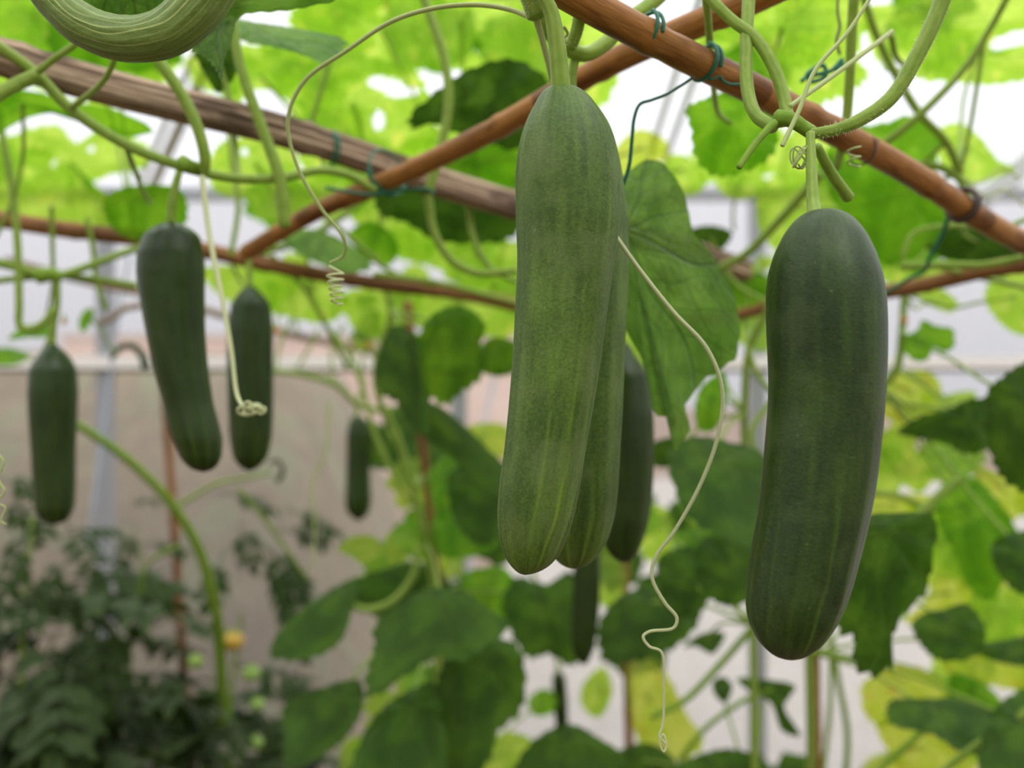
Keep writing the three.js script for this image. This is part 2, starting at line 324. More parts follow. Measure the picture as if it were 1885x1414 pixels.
cucumber('large mid green cucumber hanging in front at the centre, sharpest in focus', MAIN_ROWS, 0.515, CUKE_MAIN, line(0.515, 0.51, 37, 25, 1032, 168, 1030, 130, 1024, 70, 1014, 20, 1000, -8), { seed: 3, rib: 0.014, turn: 0.4 });
cucumber('cucumber half hidden directly behind the large central cucumber', [[175, 1045, 1068], [190, 1025, 1090], [230, 1005, 1122], [300, 992, 1142], [405, 990, 1157], [520, 992, 1157], [634, 990, 1151], [760, 985, 1146], [829, 983, 1141], [900, 984, 1137], [943, 988, 1132], [985, 998, 1121], [1015, 1012, 1106], [1035, 1028, 1086], [1046, 1052, 1062]], 0.588, CUKE_MAIN, line(0.588, 0.588, 20, 16, 1054, 182, 1052, 150, 1056, 120, 1062, 100), { seed: 5, rib: 0.014, turn: 2 });
cucumber('dark blurred cucumber behind the central pair, right of them', [[628, 1140, 1150], [650, 1118, 1166], [690, 1096, 1193], [760, 1088, 1203], [829, 1090, 1205], [905, 1094, 1201], [960, 1100, 1194], [995, 1109, 1183], [1020, 1122, 1172], [1035, 1142, 1156]], 0.86, CUKE_DARK, line(0.86, 0.86, 14, 12, 1145, 634, 1140, 590, 1130, 540), { seed: 7, turn: 1 });
cucumber('large dark green cucumber hanging at the right below the bamboo cane', [[387, 1500, 1536], [392, 1482, 1552], [400, 1470, 1564], [412, 1458, 1576], [432, 1444, 1590], [468, 1427, 1607], [504, 1416, 1618], [540, 1413, 1625], [590, 1413, 1627], [650, 1416, 1627], [700, 1418, 1625], [756, 1417, 1621], [865, 1408, 1609], [924, 1403, 1600], [996, 1390, 1583], [1068, 1380, 1565], [1105, 1376, 1553], [1141, 1379, 1538], [1177, 1394, 1517], [1200, 1415, 1490], [1213, 1448, 1458]], 0.472, CUKE_RIGHT, line(0.475, 0.5, 26, 16, 1500, 398, 1497, 370, 1494, 310, 1492, 245), { seed: 9, turn: 2.4, rib: 0.016, tip: 5 });
cucumber('curved-back dark cucumber leaning right, left of the centre tendril', [[410, 308, 324], [418, 288, 346], [434, 267, 366], [468, 255, 373], [502, 254, 375], [536, 258, 374], [604, 270, 375], [672, 283, 380], [740, 302, 390], [785, 312, 402], [808, 320, 408], [842, 334, 406], [860, 350, 397], [868, 370, 380]], 0.8, CUKE_DARK, line(0.8, 0.8, 18, 13, 314, 416, 316, 380, 322, 345, 330, 315), { seed: 11, turn: 3 });
cucumber('straight dark cucumber behind the curled tendril ball', [[527, 454, 466], [540, 440, 482], [560, 427, 497], [604, 420, 502], [672, 419, 502], [740, 421, 502], [800, 424, 500], [840, 430, 492], [858, 442, 478], [866, 456, 464]], 1.05, CUKE_DARK, line(1.05, 1.05, 11, 9, 460, 532, 458, 490, 456, 450), { seed: 13, turn: 4 });
cucumber('leftmost dark cucumber with a tapered neck against the pale panel', [[632, 92, 100], [642, 84, 112], [655, 72, 125], [680, 57, 138], [720, 54, 141], [770, 56, 139], [830, 60, 136], [900, 64, 136], [935, 66, 134], [955, 76, 125], [965, 96, 104]], 1.05, CUKE_DARK, line(1.05, 1.05, 15, 12, 95, 640, 96, 610, 104, 560, 105, 505), { seed: 15, turn: 5 });
cucumber('smallest hanging cucumber in front of the grey lower panel', [[765, 652, 664], [775, 643, 676], [800, 638, 682], [850, 638, 681], [890, 637, 682], [920, 635, 684], [940, 638, 681], [952, 648, 672], [957, 657, 663]], 1.7, CUKE_DARK, line(1.7, 1.7, 9, 7, 658, 770, 660, 735, 672, 700), { seed: 17 });
cucumber('slim dark cucumber low down below the central pair', [[985, 1070, 1090], [1000, 1060, 1102], [1030, 1056, 1106], [1100, 1053, 1105], [1150, 1051, 1101], [1189, 1052, 1095], [1210, 1059, 1087], [1222, 1070, 1078]], 1.3, CUKE_DARK, line(1.3, 1.3, 10, 8, 1080, 990, 1084, 960, 1090, 930), { seed: 19 });
cucumber('thin young cucumber near the bottom edge among pale gaps', [[1237, 1022, 1034], [1250, 1016, 1042], [1290, 1018, 1045], [1330, 1022, 1046], [1380, 1022, 1046], [1400, 1028, 1040], [1406, 1033, 1036]], 1.75, CUKE_DARK, line(1.75, 1.75, 8, 6, 1028, 1240, 1024, 1200, 1000, 1100, 940, 1000, 820, 930), { seed: 21 });
{ // the cucumber bent into a U at the top left
  const list = path([35, -150, 0.535, 40, 48, -85, 0.532, 54, 72, -36, 0.53, 64, 105, 5, 0.53, 70, 160, 50, 0.53, 78, 235, 72, 0.53, 82, 310, 58, 0.53, 87, 365, 8, 0.53, 92, 408, -60, 0.532, 92, 430, -130, 0.535, 80, 438, -165, 0.536, 40]);
  const base = P(235, 113, 0.53), g = thing('curved_cucumber', 'pale ribbed cucumber bent into a U at the top left', 'cucumber', base);
  const geo = tube(list, 140, 72, { origin: base, shape: (th, t) => 1 + 0.02 * Math.cos(12 * th + 0.5 * Math.sin(t * 40)) * (0.6 + 0.4 * Math.sin(t * 30)) + 0.03 * (noise(th * 5, t * 60, 77) - 0.5) });
  const uv = geo.attributes.uv; for (let i = 0; i < uv.count; i++) uv.setY(i, uv.getY(i) * 3.3);
  mesh('fruit', geo, CUKE_PALE, g);
  mesh('fruit_stalk', tube(line(0.536, 0.54, 30, 18, 438, -160, 445, -200, 450, -250), 12, 12, { origin: base }), STEM, g);
}
{ // two tiny curled fruits in the background
  for (const [label, xy, d, w] of [['tiny curled young cucumber beside the leaning left cucumber', [205, 660, 222, 640, 245, 638, 262, 655, 268, 675], 1.5, 16], ['tiny hooked young cucumber right of the straight left cucumber', [495, 852, 510, 848, 520, 860, 518, 876, 510, 886], 1.7, 10]]) {
    const l = line(d, d, w * 0.6, w, ...xy), base = l[l.length - 1][0].clone(), g = thing('young_cucumber', label, 'cucumber', base);
    mesh('fruit', tube(l, 30, 14, { origin: base }), CUKE_DARK, g);
  }
}

// ---------------------------------------------------------------- canes
function cane(label, ends, material, { name = 'bamboo_cane', nodes = 5, sides = 22, old = false, first = 0.4, ext = [0, 0], toFloor = false } = {}) {
  const l = path(ends), a0 = l[0][0], b0 = l[l.length - 1][0];
  let a = a0.clone().addScaledVector(b0.clone().sub(a0), -ext[0]), b = b0.clone().addScaledVector(b0.clone().sub(a0), ext[1]);
  if (toFloor) b = a.clone().addScaledVector(b.clone().sub(a), (a.y - 0.0) / (a.y - b.y));
  const r0 = l[0][1], r1 = l[l.length - 1][1], base = a.clone(), list = [];
  for (let i = 0; i <= 6; i++) list.push([a.clone().lerp(b, i / 6).add(V(0, 0.004 * Math.sin(i * 2.1 + first * 9), 0)), lerp(r0, r1, i / 6)]);
  const g = thing(name, label, 'cane', base);
  const at = []; for (let i = 0; i < nodes; i++) at.push((first + i) / nodes);
  const shape = (th, t) => {
    let s = 1; for (const q of at) { const x = (t - q) * 160; s += 0.09 * Math.exp(-x * x) - 0.05 * Math.exp(-(x - 2.4) * (x - 2.4)); }
    if (old) s += 0.10 * Math.cos(3 * th + 1.2) - 0.16 * Math.max(0, Math.cos(5 * th + 0.8 + 1.5 * Math.sin(t * 5))) ** 6 + 0.05 * Math.cos(11 * th);
    return s;
  };
  mesh('culm', tube(list, 260, old ? 48 : sides, { origin: base, shape }), material, g);
  return g;
}
cane('thick glossy brown bamboo cane running from top centre down to the right edge', [1050, -22, 0.53, 64, 1885, 441, 0.86, 42], CANE, { nodes: 6, ext: [0.25, 0.5], first: 0.25 });
cane('brown bamboo cane slanting from top right behind the central cucumber to the left', [1400, -12, 0.63, 56, 465, 455, 1.0, 30], CANE, { nodes: 7, ext: [0.2, 0.02], first: 0.42 });
cane('weathered grey split pole crossing the upper left under the vines', [-20, 96, 0.72, 66, 950, 376, 1.02, 50], CANE_OLD, { name: 'weathered_pole', nodes: 4, old: true, ext: [0.15, 0.75] });
cane('reddish brown cane crossing low behind the left cucumbers', [-20, 396, 1.08, 32, 940, 562, 1.3, 24], CANE_RED, { nodes: 7, ext: [0.1, 0.1] });
cane('thin brown cane rising to the right edge behind the right cucumber', [1350, 578, 1.25, 20, 1885, 492, 0.98, 34], CANE_RED, { nodes: 5, ext: [0.2, 0.15] });
cane('thin dark cane at the back above the wall ledge', [90, 498, 1.7, 15, 720, 660, 2.1, 13], CANE_OLD, { nodes: 5, ext: [0.1, 0.1] });
cane('short brown stick behind the leaning left cucumber', [195, 588, 1.6, 12, 300, 540, 1.6, 12], CANE_OLD, { nodes: 3, ext: [0.1, 0.2] });
cane('upright brown cane left of the central cucumber amid dark leaves', [750, 555, 1.45, 16, 805, 1075, 1.5, 16], CANE_RED, { nodes: 8, toFloor: true });
cane('upright reddish cane standing before the grey lower panel', [305, 740, 2.2, 15, 333, 1160, 2.2, 17], CANE_RED, { nodes: 8, toFloor: true, ext: [0.3, 0] });
cane('upright brown cane below the large right cucumber', [1496, 1100, 1.35, 24, 1500, 1414, 1.35, 26], CANE_RED, { nodes: 8, toFloor: true, ext: [0.8, 0] });
cane('slender upright cane below the three central cucumbers', [1149, 1030, 1.75, 16, 1156, 1290, 1.75, 17], CANE_RED, { nodes: 8, toFloor: true, ext: [1.2, 0] });

// ---------------------------------------------------------------- leaves
// outline in pixels about the petiole junction; depth plane with slopes sx, sy (depth per pixel of the same size), cupping and ripples
let leafSeed = 1;
function leafGeometry(flat, cx, cy, d, tip, { sx = 0, sy = 0, cup = 0.05, ripple = 0.03, holes = [], teeth = 0.032 }, origin) {
  const seed = leafSeed++, pts = [];
  for (let i = 0; i < flat.length; i += 2) pts.push(V(flat[i], flat[i + 1], 0));
  const curve = new THREE.CatmullRomCurve3(pts, true, 'centripetal', 0.5), M = holes.length ? 128 : 80, K = holes.length ? 22 : 10, size = pts.reduce((s, p) => s + Math.hypot(p.x - cx, p.y - cy), 0) / pts.length;
  const pos = [], uv = [], idx = [], scr = [], k0 = d / FPX, rot = (tip * Math.PI) / 180;
  for (let j = 0; j <= K; j++) {
    for (let i = 0; i <= M; i++) {
      const e = curve.getPoint((i % M) / M), rr = j / K;
      let ox = e.x - cx, oy = e.y - cy; const R = Math.hypot(ox, oy), th = Math.atan2(oy, ox);
      const tooth = 1 + teeth * (((i % 4) - 1.5) / 1.5) * (rr > 0.98 ? 1 : 0);
      ox *= rr * tooth; oy *= rr * tooth;
      const rel = th - rot;
      let dz = sx * ox + sy * oy + cup * size * rr * rr * (1 + 0.6 * Math.cos(2 * rel)) + ripple * size * rr * (Math.sin(5 * rel + seed) + 0.7 * Math.sin(9 * rel + seed * 2)) * rr;
      for (const a of VEINS) { let q = rel - a; q = Math.atan2(Math.sin(q), Math.cos(q)); dz += 0.03 * size * rr * Math.exp(-q * q * 30); }
      const p = P(cx + ox, cy + oy, d + dz * k0);
      pos.push(p.x - origin.x, p.y - origin.y, p.z - origin.z);
      const nr = rr * 0.96;
      uv.push(0.5 + 0.5 * nr * Math.cos(rel), 0.5 + 0.5 * nr * Math.sin(rel));
      scr.push([cx + ox, cy + oy]);
    }
  }
  for (let j = 0; j < K; j++) for (let i = 0; i < M; i++) {
    const A = j * (M + 1) + i, B = A + 1, C = A + M + 1, D = C + 1;
    const mx = (scr[A][0] + scr[D][0]) / 2, my = (scr[A][1] + scr[D][1]) / 2;
    if (holes.some(([hx, hy, ha, hb]) => ((mx - hx) / ha) ** 2 + ((my - hy) / (hb ?? ha)) ** 2 < 1)) continue;
    if (j) idx.push(A, B, C);
    idx.push(B, D, C);
  }
  return finish(pos, uv, idx, 0, 0);
}
const vines = {};
function vine(key, label, at) { const g = thing('cucumber_vine', label, 'vine', at); vines[key] = { g, stems: [] }; return g; }
function stem(key, l, name = 'stem', material = STEM, segs = 40, sides = 12) { const v = vines[key]; if (name === 'stem') v.stems.push(...l.map((e) => e[0])); return mesh(name, tube(l, segs, sides, { origin: v.g.position, shape: sides > 9 ? (th) => 1 + 0.05 * Math.cos(5 * th) : undefined }), material, v.g); }
function leaf(key, m, d, cx, cy, tip, flat, o = {}) {
  const v = vines[key], base = P(cx, cy, d), opts = { sx: 0, sy: cy < 600 ? 0.55 : -0.35, ...o };
  const geo = leafGeometry(flat, cx, cy, d, tip, opts, base);
  const L = mesh('leaf', geo, LEAF[m], v.g);
  L.position.copy(base).sub(v.g.position);
  if (o.petiole === false) return L;
  // the petiole runs to the nearest stem of its vine, or a short way behind the leaf
  let best = null, bd = 0.3;
  for (const s of v.stems) { const q = s.distanceTo(base); if (q < bd && q > 0.03) { bd = q; best = s; } }
  const end = best ? best.clone() : base.clone().add(V(0.01, cy < 600 ? -0.05 : -0.04, -0.07));
  const c = base.clone().lerp(end, 0.5).add(V(0, cy < 600 ? -0.015 : 0.01, -0.02)), r = 0.0022;
  mesh('petiole', tube([[base.clone().add(V(0, 0, -0.002)), r], [base.clone().lerp(c, 0.5).add(V(0, 0, -0.012)), r], [c, r], [end, r * 1.2]], 12, 7, { origin: base }), STEM, L);
  return L;
}
vine('left', 'nearest overhead vine at the top left, its stem looping below the weathered pole', P(330, 305, 0.75));
vine('low', 'vine with thin square-bent stems carrying the leftmost cucumber', P(100, 505, 1.02));
vine('mid', 'broad backlit vine canopy spread between the weathered pole and the roof', P(700, 300, 1.1));
vine('main', 'hairy vine whose node carries the large central cucumber', P(985, 15, 0.515));
vine('right', 'vine with bent hairy stems holding the large right cucumber', P(1465, 225, 0.52));
vine('far', 'vine at the far upper right against the white roof', P(1700, 205, 0.85));
vine('climb', 'yellowing vine climbing behind and right of the right cucumber', P(1790, 950, 1.3));
vine('deep', 'dark leafed vine climbing the upright cane left of the central cucumber', P(800, 900, 1.4));
vine('back', 'vine behind the long tendril between the central and right cucumbers', P(1300, 900, 1.1));

// stems, petioles and tendrils
stem('left', line(0.7, 0.84, 22, 14, -60, 50, 0, 88, 60, 130, 130, 200, 230, 265, 330, 305, 375, 318, 440, 329, 520, 327, 590, 314, 640, 322, 690, 350), 'stem', STEM, 80, 14);
stem('left', line(0.75, 0.72, 20, 24, 376, 316, 377, 290, 365, 240, 332, 170, 290, 108, 262, 50, 250, -30), 'petiole');
stem('left', line(0.8, 0.78, 24, 16, 524, 415, 515, 330, 482, 235, 445, 130, 428, 40, 420, -30), 'petiole');
stem('left', line(0.71, 0.7, 13, 12, 70, 132, 100, 108, 135, 84, 170, 50), 'petiole', STEM, 20);
stem('left', line(0.72, 0.7, 26, 24, 70, 138, 30, 155, 0, 172, -40, 200), 'petiole', STEM, 20);
stem('left', line(0.74, 0.76, 30, 22, 335, 300, 352, 308, 372, 312), 'node', STEM_DARK, 12);
stem('left', line(0.745, 0.7, 11, 7, 372, 325, 385, 430, 405, 530, 425, 640, 436, 725, 446, 748), 'tendril', TENDRIL, 50, 8);
{ // its curled end: a loose ball of loops
  const r = rng(77), l = []; const c = P(468, 754, 0.7);
  for (let i = 0; i <= 46; i++) { const t = i / 46, a = t * Math.PI * 2 * 4.5, q = (0.0085 - 0.0035 * t) * (0.75 + 0.25 * Math.sin(i * 1.3)); l.push([c.clone().add(V(-0.006 + 0.011 * t + Math.cos(a) * q, Math.sin(a) * q * 0.8 + (r() - 0.5) * 0.002, Math.sin(a * 0.5 + 1) * 0.006)), 0.0009]); }
  l.unshift([P(446, 748, 0.7), 0.0012]);
  stem('left', l, 'tendril', TENDRIL, 200, 6);
}
stem('low', line(1.02, 1.1, 18, 12, -30, 478, 30, 492, 92, 510, 135, 500, 200, 476, 250, 458, 330, 440));
stem('low', line(1.02, 1.1, 12, 14, -30, 520, 40, 512, 100, 508, 180, 515, 250, 526));
stem('low', line(1.02, 1.02, 30, 18, 70, 508, 100, 506, 110, 512), 'node', STEM_DARK, 10);
stem('low', line(1.0, 1.02, 13, 15, -5, 200, 5, 255, 20, 330, 32, 450, 35, 560, 37, 600, 55, 606, 80, 595, 100, 570), 'petiole');
stem('low', line(1.03, 1.05, 9, 8, 95, 380, 96, 440, 98, 500), 'petiole', STEM, 16);
stem('low', line(1.1, 1.12, 9, 10, 160, 400, 170, 455, 178, 520, 195, 570), 'petiole', STEM, 16);
stem('low', line(1.05, 1.05, 5, 4, 100, 600, 85, 630, 75, 650), 'tendril', TENDRIL_GREEN, 12, 6);
stem('low', line(0.62, 0.62, 5, 3, -6, 835, 6, 850, -4, 880, 8, 905, -6, 925, 10, 935, 2, 960, 12, 965), 'tendril', TENDRIL_GREEN, 60, 6);
stem('mid', line(1.15, 1.25, 16, 12, 250, 458, 420, 470, 560, 440, 700, 350, 850, 300, 960, 290));
stem('mid', line(0.9, 0.92, 16, 18, 770, -30, 792, 30, 818, 110, 826, 190, 812, 270, 790, 350), 'petiole');
stem('mid', line(0.95, 0.97, 16, 14, 788, 360, 800, 430, 832, 480, 880, 503, 950, 498), 'petiole');
stem('mid', line(1.0, 1.0, 12, 10, 862, 380, 872, 440, 900, 490, 950, 520), 'petiole', STEM, 20);
stem('mid', line(1.05, 1.05, 11, 10, 608, 105, 590, 170, 570, 235), 'petiole', STEM_DARK, 16);
stem('mid', line(1.1, 1.1, 11, 10, 415, 130, 425, 280, 438, 380, 425, 470), 'petiole', STEM, 16);
stem('mid', line(1.15, 1.2, 10, 9, 600, 400, 660, 450, 720, 500, 800, 525), 'petiole', STEM, 20);
stem('mid', line(1.2, 1.3, 9, 8, 500, 470, 560, 530, 600, 600, 640, 680), 'petiole', STEM, 20);
stem('mid', line(1.1, 1.2, 12, 10, 690, 505, 800, 520, 900, 545, 960, 560), 'petiole', STEM, 20);
stem('main', line(0.55, 0.62, 30, 26, 930, -60, 970, -15, 990, 15, 1010, 55, 1040, 85, 1075, 100, 1110, 84, 1150, 42, 1195, 10, 1240, -30), 'stem', STEM, 80, 14);
stem('main', line(0.52, 0.525, 34, 44, 968, -30, 980, 0, 992, 26), 'node', STEM, 12, 14);
stem('main', line(0.56, 0.55, 22, 26, 1050, 88, 1062, 55, 1068, 10, 1058, -40), 'petiole', STEM, 24);
stem('main', line(0.53, 0.56, 14, 8, 986, 30, 1000, 80, 1012, 130, 1020, 175), 'tendril', TENDRIL_GREEN, 20, 8);
stem('main', line(0.535, 0.62, 10, 5, 975, 32, 940, 18, 880, 9, 800, 15, 720, 40, 640, 92, 560, 150, 530, 220, 545, 300, 590, 382, 634, 442, 632, 470, 608, 484), 'tendril', TENDRIL_GREEN, 160, 8);
{ const l = []; for (let i = 0; i <= 80; i++) { const t = i / 80, a = t * Math.PI * 2 * 5.2; l.push([P(617 + 4 * t, 504 + 58 * t, 0.6).add(V(Math.cos(a) * 0.0052 * (1 - 0.35 * t), 0, Math.sin(a) * 0.0052)), 0.0009 - 0.0003 * t]); } l.unshift([P(606, 490, 0.6), 0.0009]); stem('main', l, 'tendril', TENDRIL, 260, 6); }
stem('main', line(0.55, 0.53, 9, 3.4, 1080, 360, 1110, 400, 1137, 440, 1180, 500, 1240, 575, 1300, 640, 1329, 715, 1322, 800, 1290, 890, 1240, 980, 1207, 1025, 1200, 1062, 1224, 1110, 1246, 1138, 1240, 1156, 1195, 1163, 1184, 1172, 1195, 1190, 1217, 1200, 1222, 1262, 1220, 1335, 1214, 1356, 1226, 1372, 1222, 1384, 1215, 1370, 1221, 1352, 1228, 1370), 'tendril', TENDRIL, 320, 8);
stem('main', line(0.54, 0.55, 6, 3, 1038, 50, 1045, 62, 1036, 74, 1050, 80), 'tendril', TENDRIL_GREEN, 30, 6);
stem('right', line(0.56, 0.52, 20, 26, 1300, -10, 1345, 35, 1390, 70, 1425, 125, 1444, 180, 1452, 215, 1475, 232, 1495, 245), 'stem', STEM, 70, 14);
stem('right', line(0.52, 0.515, 34, 24, 1430, 218, 1455, 220, 1490, 243), 'node', STEM_DARK, 12);
stem('right', line(0.52, 0.57, 24, 24, 1425, 235, 1392, 212, 1376, 165, 1374, 80, 1378, 0, 1378, -60), 'petiole', STEM, 40);
const hairyPetiole = line(0.51, 0.5, 20, 32, 1495, 246, 1540, 238, 1580, 222, 1640, 180, 1690, 100, 1735, 0, 1750, -60);
stem('right', hairyPetiole, 'petiole', STEM, 50, 14);
stem('right', line(0.51, 0.5, 15, 12, 1426, 225, 1392, 262, 1360, 308), 'cut_stalk', STEM_DARK, 16);
stem('right', line(0.55, 0.58, 18, 22, 1504, 270, 1530, 318, 1562, 364), 'cut_stalk', STEM, 16);
stem('right', line(0.5, 0.52, 9, 7, 1440, 268, 1470, 205, 1500, 130, 1560, 60, 1612, -20), 'tendril', TENDRIL_GREEN, 30, 8);
stem('right', line(0.53, 0.6, 9, 9, 1455, 195, 1530, 142, 1600, 90, 1642, 58), 'tendril', TENDRIL_GREEN, 30, 8);
stem('right', line(0.66, 0.7, 20, 16, 1574, -30, 1568, 60, 1564, 150, 1556, 240, 1540, 310), 'petiole', STEM, 30);
{ const r = rng(5), l = []; const c = P(1474, 290, 0.5); for (let i = 0; i <= 60; i++) { const a = i * 0.45; l.push([c.clone().add(V(Math.cos(a) * 0.0045, Math.sin(a * 1.37) * 0.0055 + (r() - 0.5) * 0.001, Math.sin(a * 0.7) * 0.004)), 0.0005]); } stem('right', l, 'tendril', TENDRIL_GREEN, 160, 5); }
{ const l = []; for (let i = 0; i <= 40; i++) { const a = (i / 40) * Math.PI * 2 * 2.2; l.push([P(1572, 270 + i, 0.6).add(V(Math.cos(a) * 0.004, 0, Math.sin(a) * 0.004)), 0.0006]); } stem('right', l, 'tendril', TENDRIL_GREEN, 100, 5); }
stem('far', line(0.9, 1.0, 14, 16, 1585, -20, 1612, 60, 1645, 130, 1692, 208, 1742, 262, 1768, 318));
stem('far', line(0.85, 0.95, 12, 16, 1862, -20, 1830, 40, 1780, 120, 1700, 205, 1640, 255, 1600, 280));
stem('far', line(0.95, 1.0, 9, 8, 1812, 70, 1800, 150, 1785, 240, 1768, 318), 'petiole', STEM, 20);
stem('far', line(0.8, 0.84, 12, 9, 1640, 65, 1650, 105, 1672, 125), 'petiole', STEM, 14);
stem('far', line(1.0, 1.0, 14, 18, 1690, 302, 1730, 308, 1772, 335, 1780, 380), 'petiole', STEM, 20);
stem('far', line(0.9, 1.0, 12, 16, 1900, 470, 1820, 487, 1740, 488, 1660, 490), 'petiole', STEM, 20);
stem('far', line(1.0, 1.0, 10, 9, 1900, 400, 1840, 420, 1760, 415, 1680, 430, 1662, 470), 'petiole', STEM, 20);
stem('far', line(1.0, 1.05, 9, 10, 1700, 485, 1780, 505, 1890, 530), 'petiole', STEM, 20);
stem('far', line(1.0, 1.0, 5, 4, 1780, 330, 1810, 360, 1850, 350, 1885, 380), 'tendril', TENDRIL_GREEN, 20, 6);
stem('far', line(1.0, 1.0, 5, 4, 1790, 340, 1815, 330, 1840, 310, 1880, 330), 'tendril', TENDRIL_GREEN, 20, 6);
stem('climb', line(1.25, 1.35, 14, 18, 1665, 540, 1660, 620, 1650, 680, 1620, 710, 1560, 740, 1500, 800, 1480, 1000, 1490, 1200, 1495, 1500));
stem('climb', line(1.3, 1.4, 13, 10, 1590, 905, 1660, 915, 1720, 940, 1780, 920, 1800, 870, 1815, 760), 'petiole');
stem('climb', line(1.2, 1.2, 15, 16, 1770, 880, 1720, 920, 1690, 950), 'petiole', STEM, 16);
stem('climb', line(1.1, 1.15, 15, 11, 1900, 1305, 1830, 1350, 1760, 1400, 1700, 1450), 'petiole', STEM, 16);
stem('climb', line(1.3, 1.3, 12, 12, 1700, 1345, 1650, 1390, 1600, 1430), 'petiole', STEM_DARK, 16);
stem('climb', line(1.5, 1.5, 11, 12, 1530, 1170, 1545, 1260, 1560, 1350, 1555, 1450), 'petiole', STEM, 16);
stem('climb', line(1.5, 1.5, 9, 10, 1530, 1180, 1528, 1300, 1515, 1420), 'petiole', STEM, 16);
stem('climb', line(1.35, 1.35, 10, 8, 1620, 735, 1680, 745, 1740, 752, 1800, 748), 'petiole', STEM, 16);
stem('deep', line(1.35, 1.5, 12, 14, 700, 505, 720, 570, 712, 610, 692, 680, 700, 740, 730, 800, 760, 900, 785, 1000, 800, 1100, 810, 1500));
stem('deep', line(1.35, 1.35, 14, 12, 640, 1113, 680, 1122, 725, 1105, 760, 1060, 770, 1010), 'petiole', STEM, 24);
stem('deep', line(1.5, 1.6, 10, 12, 480, 680, 560, 690, 620, 710, 660, 745, 720, 760), 'petiole', STEM, 24);
stem('deep', line(1.5, 1.5, 10, 9, 600, 600, 640, 650, 670, 720, 690, 800, 740, 900, 780, 950), 'petiole', STEM, 24);
stem('deep', line(1.5, 1.5, 5, 4, 605, 740, 600, 830, 575, 890, 580, 960, 575, 1050), 'tendril', TENDRIL_GREEN, 30, 6);
stem('back', line(1.1, 1.3, 14, 14, 1450, 480, 1420, 560, 1380, 640, 1370, 760, 1375, 900, 1385, 1150, 1390, 1500));
stem('back', line(1.1, 1.1, 11, 10, 1375, 640, 1395, 690, 1420, 720), 'petiole', STEM, 16);
stem('back', line(1.1, 1.1, 11, 10, 1420, 740, 1385, 790, 1390, 830, 1420, 860), 'petiole', STEM, 16);
stem('back', line(1.3, 1.3, 13, 12, 1390, 1150, 1320, 1230, 1260, 1290, 1200, 1320), 'petiole', STEM_DARK, 20);
stem('back', line(1.2, 1.2, 14, 20, 1290, 1085, 1310, 1040, 1325, 1000, 1340, 965), 'petiole', STEM, 20);
stem('back', line(1.0, 1.15, 20, 14, 1510, 320, 1440, 400, 1370, 470, 1310, 500), 'petiole', STEM, 24);
stem('back', line(1.4, 1.4, 10, 9, 1250, 1400, 1300, 1340, 1370, 1290, 1420, 1270), 'petiole', STEM_DARK, 16);
{ // thin young shoots tangled at the back between the low cane and the ledge
  const r = rng(909);
  for (let i = 0; i < 16; i++) { const x = lerp(500, 760, r()), y = lerp(500, 640, r()), d = lerp(1.5, 1.9, r()), dx = (r() - 0.5) * 120, dy = lerp(50, 150, r()); stem('deep', line(d, d, 7, 5, x, y, x + dx * 0.3 + (r() - 0.5) * 30, y + dy * 0.4, x + dx, y + dy), 'shoot', STEM, 14, 7); }
  for (let i = 0; i < 10; i++) { const x = lerp(1200, 1480, r()), y = lerp(430, 760, r()), d = lerp(1.3, 1.7, r()), dx = (r() - 0.5) * 140, dy = lerp(40, 140, r()); stem('back', line(d, d, 8, 6, x, y, x + dx * 0.3 + (r() - 0.5) * 30, y + dy * 0.4, x + dx, y + dy), 'shoot', STEM, 14, 7); }
  for (let i = 0; i < 9; i++) { const x = lerp(1600, 1880, r()), y = lerp(380, 520, r()), d = lerp(1.1, 1.5, r()), dx = (r() - 0.5) * 160, dy = (r() - 0.5) * 80; stem('far', line(d, d, 8, 6, x, y, x + dx * 0.4, y + dy * 0.2 + 12, x + dx, y + dy), 'shoot', STEM, 14, 7); }
}
// bristles on the nearest hairy stalks
function hairs(key, l, count, seed, len = 0.0028) {
  const r = rng(seed), v = vines[key], curve = new THREE.CatmullRomCurve3(l.map((e) => e[0])), im = new THREE.InstancedMesh(new THREE.ConeGeometry(0.00013, len, 4).translate(0, len / 2, 0), HAIR, count), m = new THREE.Matrix4(), q = new THREE.Quaternion(), up = V(0, 1, 0);
  for (let i = 0; i < count; i++) {
    const t = r(), p = curve.getPoint(t), n = l.length - 1, k = Math.min(n - 1, Math.floor(t * n)), rad = lerp(l[k][1], l[k + 1][1], t * n - k), tan = curve.getTangent(t);
    const a = V(r() - 0.5, r() - 0.5, r() - 0.5).normalize(); a.addScaledVector(tan, -a.dot(tan)).normalize();
    p.addScaledVector(a, rad * 0.95).sub(v.g.position);
    q.setFromUnitVectors(up, a.addScaledVector(tan, (r() - 0.5) * 0.6).normalize());
    m.compose(p, q, V(1, 0.5 + r() * 0.8, 1)); im.setMatrixAt(i, m);
  }
  im.name = 'stem_hairs'; im.userData = { kind: 'stuff' }; v.g.add(im);
}
hairs('right', hairyPetiole, 420, 91, 0.0024);
hairs('main', line(0.52, 0.525, 34, 44, 968, -30, 980, 0, 992, 26), 160, 92, 0.003);
hairs('main', line(0.56, 0.55, 22, 26, 1050, 88, 1062, 55, 1068, 10, 1058, -40), 120, 93, 0.0024);

